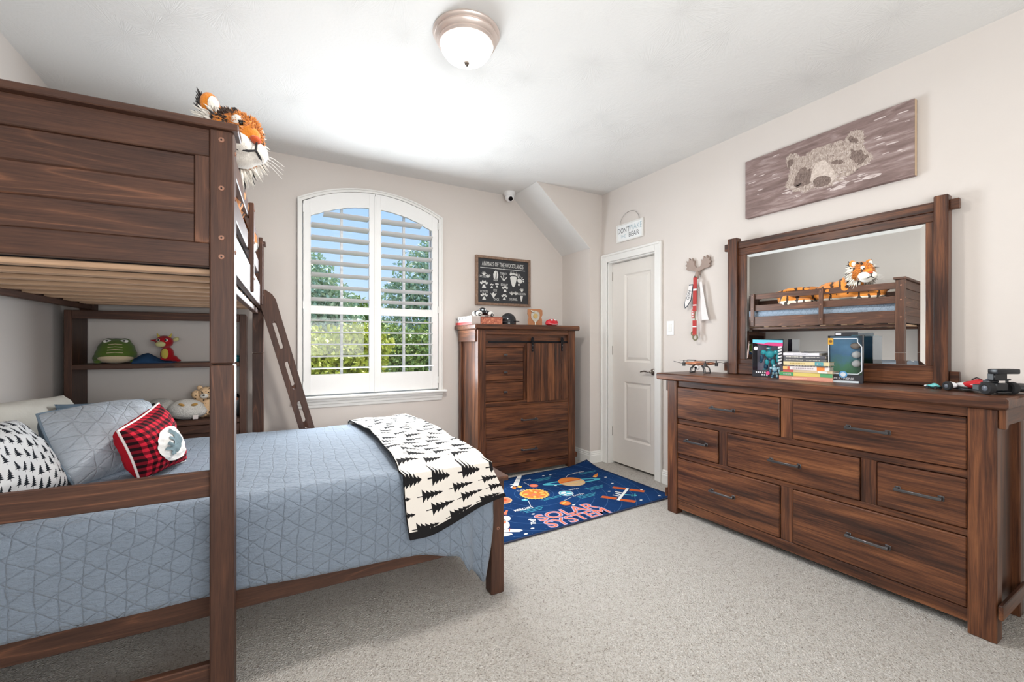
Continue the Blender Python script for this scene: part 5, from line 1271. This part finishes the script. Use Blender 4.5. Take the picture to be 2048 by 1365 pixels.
MB().prism(pl_, 0, .016, axis=1).build('board', CHW, pq, smooth=False)
SLV = plain('silver_plate', (206, 202, 190), .25, .6); sh_ = [(0, .038), (.018, .045), (.042, .075), (.046, .115), (.034, .138), (.0, .150), (-.034, .138), (-.046, .115), (-.042, .075), (-.018, .045)]
MB().prism(sh_, -.008, 0, axis=1).build('shield', SLV, pq, smooth=False); MB().cyl((0, -.008, .098), (0, -.012, .098), .024, .022, 24).build('medal', plain('brass_medal', (206, 178, 120), .3, .6), pq)
MB().cyl((0, -.004, .012), (0, -.004, .045), .006, seg=10).lathe([(0, 0), (.03, 0), (.028, .006), (.008, .012), (.0, .013)], 20, M=T(0, -.01, 0)).build('stem', SLV, pq); MB().ell((-.028, -.010, .142), (.024, .006, .010), rot(0, 25, 0), sub=2).build('banner', SLV, pq)
rt_ = thing('red_toy', 'glossy red rounded toy on the right end of the chest', 'toy', (2.46, 3.605, CZ))
blob('shell', [((0, 0, .036), (.070, .045, .036)), ((0, 0, .022), (.074, .048, .022))], plain('red_gloss', (204, 36, 52), .2), rt_, .005, 4)
for s in (-1, 1): MB().ell((s * .020, -.030, .058), (.015, .010, .009), sub=2).build('eye', WGP, rt_)
MB().tube([(-.05, -.040, .022), (-.02, -.0485, .016), (.02, -.0485, .016), (.05, -.040, .022)], [.003, .006, .006, .003], 8).build('mouth', plain('pale_pink', (236, 170, 172), .3), rt_)

# ------------------------------------------------------------------ things on the dresser
TZ = 1.0
dn_ = thing('toy_drone', 'copper quadcopter drone with a white camera on the dresser', 'drone', (2.775, 2.135, TZ), R(-84))
COP = plain('copper_shell', (192, 126, 92), .3, .35); GP = plain('drone_grey', (70, 68, 68), .5)
blob('body', [((0, 0, .072), (.062, .055, .017)), ((.05, .04, .070), (.045, .02, .012), rot(0, 0, 38)), ((-.05, .04, .070), (.045, .02, .012), rot(0, 0, -38)), ((.05, -.04, .070), (.045, .02, .012), rot(0, 0, -38)), ((-.05, -.04, .070), (.045, .02, .012), rot(0, 0, 38))], COP, dn_, .005, 4)
for sx_ in (-1, 1):
    for sy in (-1, 1):
        x, y = sx_ * .085, sy * .072
        MB().cyl((x, y, .050), (x, y, .076), .011, .013, 16).cyl((x, y, .076), (x, y, .092), .0045, seg=10).build('motor', GP, dn_)
        a = sx_ * .35 + sy * .2; dx_, dy_ = math.cos(a), math.sin(a)
        MB().prism([(-.072, -.002), (-.03, -.008), (0, -.004), (.03, .002), (.072, .004), (.03, .008), (0, .004), (-.03, -.001)], .090, .0925, axis=2, M=T(x, y, 0) @ Matrix.Rotation(a, 4, 'Z')).build('propeller', GP, dn_, smooth=False)
        MB().tube([(x + .07 * math.cos(b_) * sx_, y + .07 * math.sin(b_) * sy, .078 + .006 * math.sin(b_ * 2)) for b_ in [R(-25 + 140 * i / 12) for i in range(13)]], .0022, 6).build('propeller_guard', GP, dn_)
for sx_ in (-1, 1):
    MB().tube([(sx_ * .030, -.025, .060), (sx_ * .055, -.03, .035), (sx_ * .062, -.032, .004), (sx_ * .062, .032, .004), (sx_ * .055, .03, .035), (sx_ * .030, .025, .060)], .0045, 8).tube([(sx_ * .026, -.025, .058), (sx_ * .045, -.03, .032), (sx_ * .05, -.032, .004)], .0035, 8).build('landing_skid', GP, dn_)
gm_ = MB().ell((0, -.038, .040), (.018, .017, .017), sub=3).build('camera', WPL, dn_); MB().cyl((0, -.016, 0), (0, -.020, 0), .009, seg=16).build('lens', EYEB, gm_)

def figure_box(name, label, loc, rz, w, h, d, card, body, group=None):
    t = thing(name, label, 'toy box', loc, rz); th = .003
    pbox('back_card', (-w / 2 + th, d - .004, th), (w / 2 - th, d, h - th), card, t, .0005)
    for s in (-1, 1): pbox('side_wall', (s * w / 2 - (th if s > 0 else 0), 0, 0), (s * w / 2 + (th if s < 0 else 0), d, h), body, t, .0005)
    pbox('top_flap', (-w / 2 + th, 0, h - th), (w / 2 - th, d, h), body, t, .0005); pbox('bottom_flap', (-w / 2 + th, 0, 0), (w / 2 - th, d, th), body, t, .0005)
    pbox('front_band', (-w / 2 + th, 0, th), (w / 2 - th, .003, h * .17), body, t, .0005)
    MB().box((-w / 2 + th, .001, h * .17), (w / 2 - th, .002, h - th)).build('plastic_window', GLASS, t, smooth=False)
    return t
BXK = plain('box_black', (40, 40, 46), .4); CRDL = plain('card_lilac', (150, 148, 168), .6, var=.2)
fa = figure_box('figure_box', 'boxed teal robot toy with pink and cyan top flap on the dresser', (2.806, 1.655, TZ), R(-80), .185, .245, .075, CRDL, BXK)
TEAL = plain('teal_plastic', (56, 184, 200), .3); TEAD = plain('deep_teal', (26, 84, 116), .35); PNK = plain('hot_pink', (214, 70, 130), .4); CYN = plain('cyan_card', (104, 200, 220), .5); LET = plain('white_print', (226, 226, 230), .6)
def robot(parent, s, m1, m2, x=0, y=0, z=0):
    q = lambda a: (x + a[0] * s, y + a[1] * s, z + a[2] * s)
    for nm, c, r_, m in (('torso', (0, 0, .62), (.17, .10, .16), m1), ('hips', (0, 0, .44), (.11, .08, .08), m2), ('head', (-.02, -.04, .86), (.075, .085, .085), m1), ('shoulder', (-.23, 0, .70), (.11, .09, .10), m1), ('shoulder', (.23, 0, .70), (.11, .09, .10), m1), ('arm', (-.28, -.03, .48), (.07, .07, .14), m2), ('arm', (.29, -.03, .50), (.07, .07, .13), m1), ('fist', (-.30, -.06, .33), (.06, .06, .06), m2), ('fist', (.32, -.06, .36), (.06, .06, .06), m1), ('thigh', (-.10, 0, .32), (.075, .075, .13), m1), ('thigh', (.11, 0, .32), (.075, .075, .13), m1), ('shin', (-.14, 0, .13), (.08, .085, .13), m2), ('shin', (.15, 0, .13), (.08, .085, .13), m1), ('foot', (-.16, -.05, .03), (.08, .12, .03), m1), ('foot', (.17, -.05, .03), (.08, .12, .03), m2)):
        MB().ell(q(c), tuple(k * s for k in r_), sub=2).build(nm, m, parent, smooth=nm in ('head',))
    MB().box(q((-.08, -.14, .84)), q((.04, -.11, .88)), .001).build('visor', LET, parent)
    for sx_ in (-1, 1): MB().cyl(q((sx_ * .06, 0, .92)), q((sx_ * .13, .05, 1.03)), .022 * s, .004 * s, 8).build('crest', m1, parent)
fg = thing('robot_figure', 'bulky teal robot figure standing inside the left toy box', 'toy figure', (2.806 + .036, 1.661, TZ + .044), R(-80)); robot(fg, .165, TEAL, TEAD, .0, .0, 0)
flat('printed_flap', [([(-.089, .243), (.089, .238), (.089, .222), (.0, .222), (-.03, .212), (-.089, .222)], 1, 1), ([(-.089, .222), (-.02, .216), (.0, .224), (.089, .222), (.089, .200), (.03, .202), (-.03, .210)], 0, 2)], [PNK, CYN], fa, 0, M=T(0, -.0015, 0) @ XZ)
flat('printed_marks', [(ellp(-.070, .185, .0125, n=20), 0, 1)] + [([(.062, .196 - k * .020), (.084, .202 - k * .020), (.084, .190 - k * .020), (.062, .184 - k * .020)], 0, 1) for k in range(6)] + [(stroke(-.07 + k * .013, .030, -.062 + k * .013, .030, .010), 0, 1) for k in range(6)] + [(stroke(-.035 + k * .014, .014, -.026 + k * .014, .014, .010), 0, 1) for k in range(3)], [LET], fa, 0, M=T(0, -.0018, 0) @ XZ)
sr = thing('small_robot', 'little teal and silver toy robot in front of the left toy box', 'toy figure', (2.765, 1.585, TZ + .001), R(-75)); robot(sr, .088, plain('silver_teal', (140, 176, 190), .3), TEAD)
MB().cyl((-.034, -.012, .03), (-.034, -.022, .03), .011, seg=16).build('pink_disc', PNK, sr)

CRDB = MT('card_blue_print'); v_ = CRDB.obj(); x_, y_, z_ = CRDB.xyz(v_); CRDB.set(CRDB.ramp(z_ * 3.6 + CRDB.noise(v_, 16, 3) * .5 + .22, [(.1, lin(44, 112, 66)), (.35, lin(62, 128, 96)), (.55, lin(62, 118, 160)), (.9, lin(96, 156, 196))]), .6); CRDB = CRDB.m
fb = figure_box('figure_box', 'boxed action toy with blue backing card and round badge on the dresser', (2.790, 1.215, TZ), R(-72), .155, .262, .07, CRDB, BXK)
WPT = plain('blister_white', (222, 228, 232), .3)
for z in (.105, .155): MB().ell((.045, .058, z), (.022, .008, .020), sub=2).build('blister', WPT, fb)
MB().ell((.042, .058, .205), (.024, .008, .018), sub=2).build('blister', plain('blister_grey', (150, 140, 132), .4), fb)
flat('printed_label', [([(-.077, .212), (-.052, .212), (-.052, .248), (-.077, .248)], 0, 2), (ellp(-.0645, .230, .008), 3, 3), (ellp(-.008, .046, .019, n=24), 1, 2), (ellp(-.008, .046, .012, n=24), 2, 3), (stroke(-.07, .006, .06, .006, .010), 2, 1)] + [(stroke(a[0], a[1], b_[0], b_[1], .004), 2, 1) for a, b_ in zip([(-.074, .24), (-.074, .066), (-.06, .05), (.056, .05), (.073, .066), (.073, .20), (.055, .225), (.055, .245)], [(-.074, .066), (-.06, .05), (.056, .05), (.073, .066), (.073, .20), (.055, .225), (.055, .245), (-.074, .246)])], [plain('label_gold', (206, 156, 50), .4), plain('badge_blue', (92, 158, 206), .35), plain('edge_white', (216, 224, 230), .5), plain('gold_dark', (120, 84, 30), .5)], fb, 0, M=T(0, -.0016, 0) @ XZ)
text('lettering', 'MULTIVERSE', .0165, LET, fb, T(-.005, -.0016, .023) @ XZ, extrude=0)
pbox('hang_tab', (-.05, .030, .262), (.055, .033, .280), BXK, fb, .0005); pbox('tab_logo', (-.045, .0292, .266), (-.02, .0298, .276), LET, fb, .0002); pbox('top_sticker', (.028, -.001, .262), (.060, .06, .2635), CYN, fb, .0002)

# ---- stack of books
def book(label, z, th, w, d, cover, spine_marks, dx_=0.0, rz=0.0):
    t = thing('book', label, 'book', (2.735, 1.395 + dx_, TZ + z), R(-82 + rz), 'books stacked on the dresser')
    c = plain('cover_%d_%d_%d' % cover, cover, .5)
    for z0, z1 in ((0, .0018), (th - .0018, th)): pbox('cover', (-w / 2, 0, z0), (w / 2, d, z1), c, t, .0003)
    pbox('spine', (-w / 2, 0, .0018), (w / 2, .002, th - .0018), c, t, .0003)
    pbox('pages', (-w / 2 + .003, .002, .0018), (w / 2 - .003, d - .003, th - .0018), plain('paper', (222, 212, 194), .9), t, .0002)
    b = []; ms = []
    for i, (x0, x1, f0, f1, col) in enumerate(spine_marks):
        ms.append(plain('ink_%d_%d_%d' % col, col, .6)); b.append(([(x0 * w - w / 2, f0 * th), (x1 * w - w / 2, f0 * th), (x1 * w - w / 2, f1 * th), (x0 * w - w / 2, f1 * th)], i, 1))
    flat('spine_print', b, ms, t, 0, M=T(0, -.0004, 0) @ XZ)['kind'] = 'stuff'
W_ = (228, 226, 222); K_ = (56, 56, 60); z_ = .0006
def letters(a, b, n, f0, f1, col): return [(a + (b - a) * k / n, a + (b - a) * (k + .68) / n, f0, f1, col) for k in range(n)]
bl = [('salmon pink book at the bottom of the stack on the dresser', .023, .275, .20, (214, 150, 128), letters(.25, .55, 8, .4, .6, (236, 196, 176)), .0, 0),
      ('green and yellow book second from the bottom of the stack', .022, .27, .195, (218, 198, 112), [(0, .28, .02, .98, (62, 150, 96)), (.78, 1, .02, .98, (92, 164, 112))] + letters(.08, .24, 6, .35, .65, W_), .001, 1),
      ('thin red and tan paperback above the green book', .014, .255, .19, (206, 184, 152), [(0, .22, .02, .98, (200, 84, 84)), (.72, .9, .1, .9, W_)], .012, -2),
      ('white paperback with orange ends in the middle of the stack', .020, .235, .185, (232, 224, 222), [(0, .1, .02, .98, (226, 178, 108)), (.10, .15, .02, .98, (204, 92, 66)), (.74, .9, .02, .98, (226, 132, 62))] + letters(.22, .68, 12, .3, .7, (180, 168, 172)), .004, 2),
      ('thin dark booklet below the cream book', .007, .20, .17, (98, 92, 90), letters(.2, .8, 8, .3, .7, (190, 184, 178)), .006, -1),
      ('cream book with a teal end in the upper half of the stack', .021, .235, .185, (222, 206, 160), [(.70, .88, .02, .98, (92, 162, 168)), (.74, .77, .3, .7, W_), (.8, .83, .3, .7, W_)] + letters(.16, .5, 10, .3, .65, (186, 162, 92)), .004, 0),
      ('lower of the two grey books with pale titles', .017, .215, .18, (96, 96, 98), letters(.06, .48, 12, .35, .7, (206, 200, 188)) + letters(.55, .88, 10, .35, .65, (178, 174, 166)), -.004, 1),
      ('upper of the two grey books with pale titles', .017, .215, .18, (86, 86, 92), letters(.06, .48, 12, .35, .7, (212, 208, 198)) + letters(.55, .88, 10, .35, .65, (186, 182, 178)), -.006, -1),
      ('white book near the top of the stack', .016, .185, .17, (226, 224, 230), letters(.3, .7, 10, .35, .65, (168, 168, 176)), -.022, 2),
      ('thin black folder on the very top of the stack', .005, .125, .15, (52, 52, 54), [(.0, .7, .3, .8, W_)], -.045, -3)]
for lab, th, w, d, col, marks, dx_, rz in bl:
    book(lab, z_, th, w, d, col, marks, -dx_ * 1.0, rz); z_ += th + .0006

# ---- toy racing car, tiny car and controller
fc = thing('race_car', 'white red and black toy formula racing car on the dresser', 'toy car', (2.762, .692, TZ), math.atan2(.19, .10))
WRP = plain('race_white', (228, 228, 230), .25); RRP = plain('race_red', (196, 36, 44), .22); KRP = plain('race_black', (32, 34, 38), .3); GYP = plain('race_grey', (96, 102, 112), .35)
MB().box((-.11, -.03, .008), (.112, .03, .014), .002).build('floor_plate', KRP, fc, smooth=False)
blob('nose', [((.085, 0, .024), (.034, .014, .010)), ((.05, 0, .028), (.04, .022, .013))], WRP, fc, .004, 3)
for s in (-1, 1):
    blob('wheel_cover', [((.078, s * .038, .026), (.030, .014, .016))], WRP, fc, .004, 3)
blob('cockpit', [((.005, 0, .034), (.05, .028, .018)), ((-.01, 0, .046), (.03, .018, .014))], RRP, fc, .004, 3)
MB().box((-.10, -.028, .016), (-.035, .028, .050), .004).box((-.07, -.022, .05), (-.04, .022, .060), .003).box((-.06, -.045, .014), (-.02, -.028, .040), .003).box((-.06, .028, .014), (-.02, .045, .040), .003).build('engine_cover', KRP, fc, smooth=False)
for s in (-1, 1): MB().tube([(-.05, s * .018, .058), (-.09, s * .02, .085), (-.10, s * .022, .10)], .003, 6).build('wing_strut', GYP, fc)
MB().box((-.125, -.05, .090), (-.085, .05, .112), .006, M=T(0, 0, 0), seg=2).box((-.09, -.03, .06), (-.06, .03, .092), .004, M=T(-.005, 0, .0)).build('rear_wing', KRP, fc)
MB().tube([(-.02, 0, .058), (0, 0, .066), (.02, 0, .056)], .003, 6).build('halo', KRP, fc)
for x, r_, w_ in ((.078, .021, .016), (-.088, .027, .026)):
    for s in (-1, 1):
        o_ = MB().lathe([(0, -w_ / 2), (r_ * .55, -w_ / 2), (r_ * .6, -w_ / 2 - .001), (r_ * .9, -w_ / 2), (r_, -w_ * .3), (r_, w_ * .3), (r_ * .9, w_ / 2), (0, w_ / 2)], 24, M=Matrix.Rotation(R(90), 4, 'X')).build('wheel', TYR, fc); o_.location = (x, s * .052, r_ + .001)
        MB().cyl((0, s * w_ * .5, 0), (0, s * (w_ * .5 + .002), 0), r_ * .45, r_ * .3, 14).build('hub', GYP, o_)
tc_ = thing('tiny_car', 'tiny teal toy car by the mirror post on the dresser', 'toy car', (2.80, .848, TZ), R(70))
blob('body', [((0, 0, .014), (.030, .012, .008)), ((-.004, 0, .020), (.014, .010, .008))], plain('car_teal', (98, 186, 186), .25), tc_, .0025, 3)
for x in (-.018, .018):
    for s in (-1, 1): MB().cyl((x, s * .010, .007), (x, s * .016, .007), .007, seg=14).build('wheel', TYR, tc_)
MB().cyl((.030, 0, .012), (.040, 0, .012), .006, .004, 10).build('white_nose', WRP, tc_)
ct_ = thing('game_controller', 'black remote controller with thumb sticks at the right end of the dresser', 'controller', (2.86, .585, TZ), R(-70))
CBK = plain('controller_black', (44, 45, 47), .45)
blob('shell', [((0, 0, .026), (.065, .045, .020)), ((-.05, -.02, .022), (.03, .04, .020)), ((.05, -.02, .022), (.03, .04, .020))], CBK, ct_, .005, 4)
for s in (-1, 1): MB().cyl((s * .036, .005, .040), (s * .036, .005, .058), .005, seg=10).lathe([(0, 0), (.012, 0), (.013, .004), (.010, .006), (0, .006)], 18, M=T(s * .036, .005, .056)).build('thumb_stick', CBK, ct_)
MB().box((-.05, .035, .03), (.05, .045, .042), .004).build('shoulder_bar', CBK, ct_)

# framed picture on the window wall above the far end of the bunk (seen in the mirror)
pf = thing('framed_picture', 'small dark framed picture on the window wall beside the upper bunk', 'picture', (-.80, YB, 1.95))
pbox('frame', (-.13, -.018, 0), (.13, -.001, .34), plain('frame_black', (44, 42, 42), .4), pf, .003); pbox('print', (-.11, -.0195, .02), (.11, -.017, .32), plain('photo_grey', (92, 92, 92), .6, var=.5), pf, .0005); MB().ell((.0, -.019, .17), (.05, .002, .09), sub=2).build('figure_print', plain('photo_light', (190, 186, 180), .6), pf)
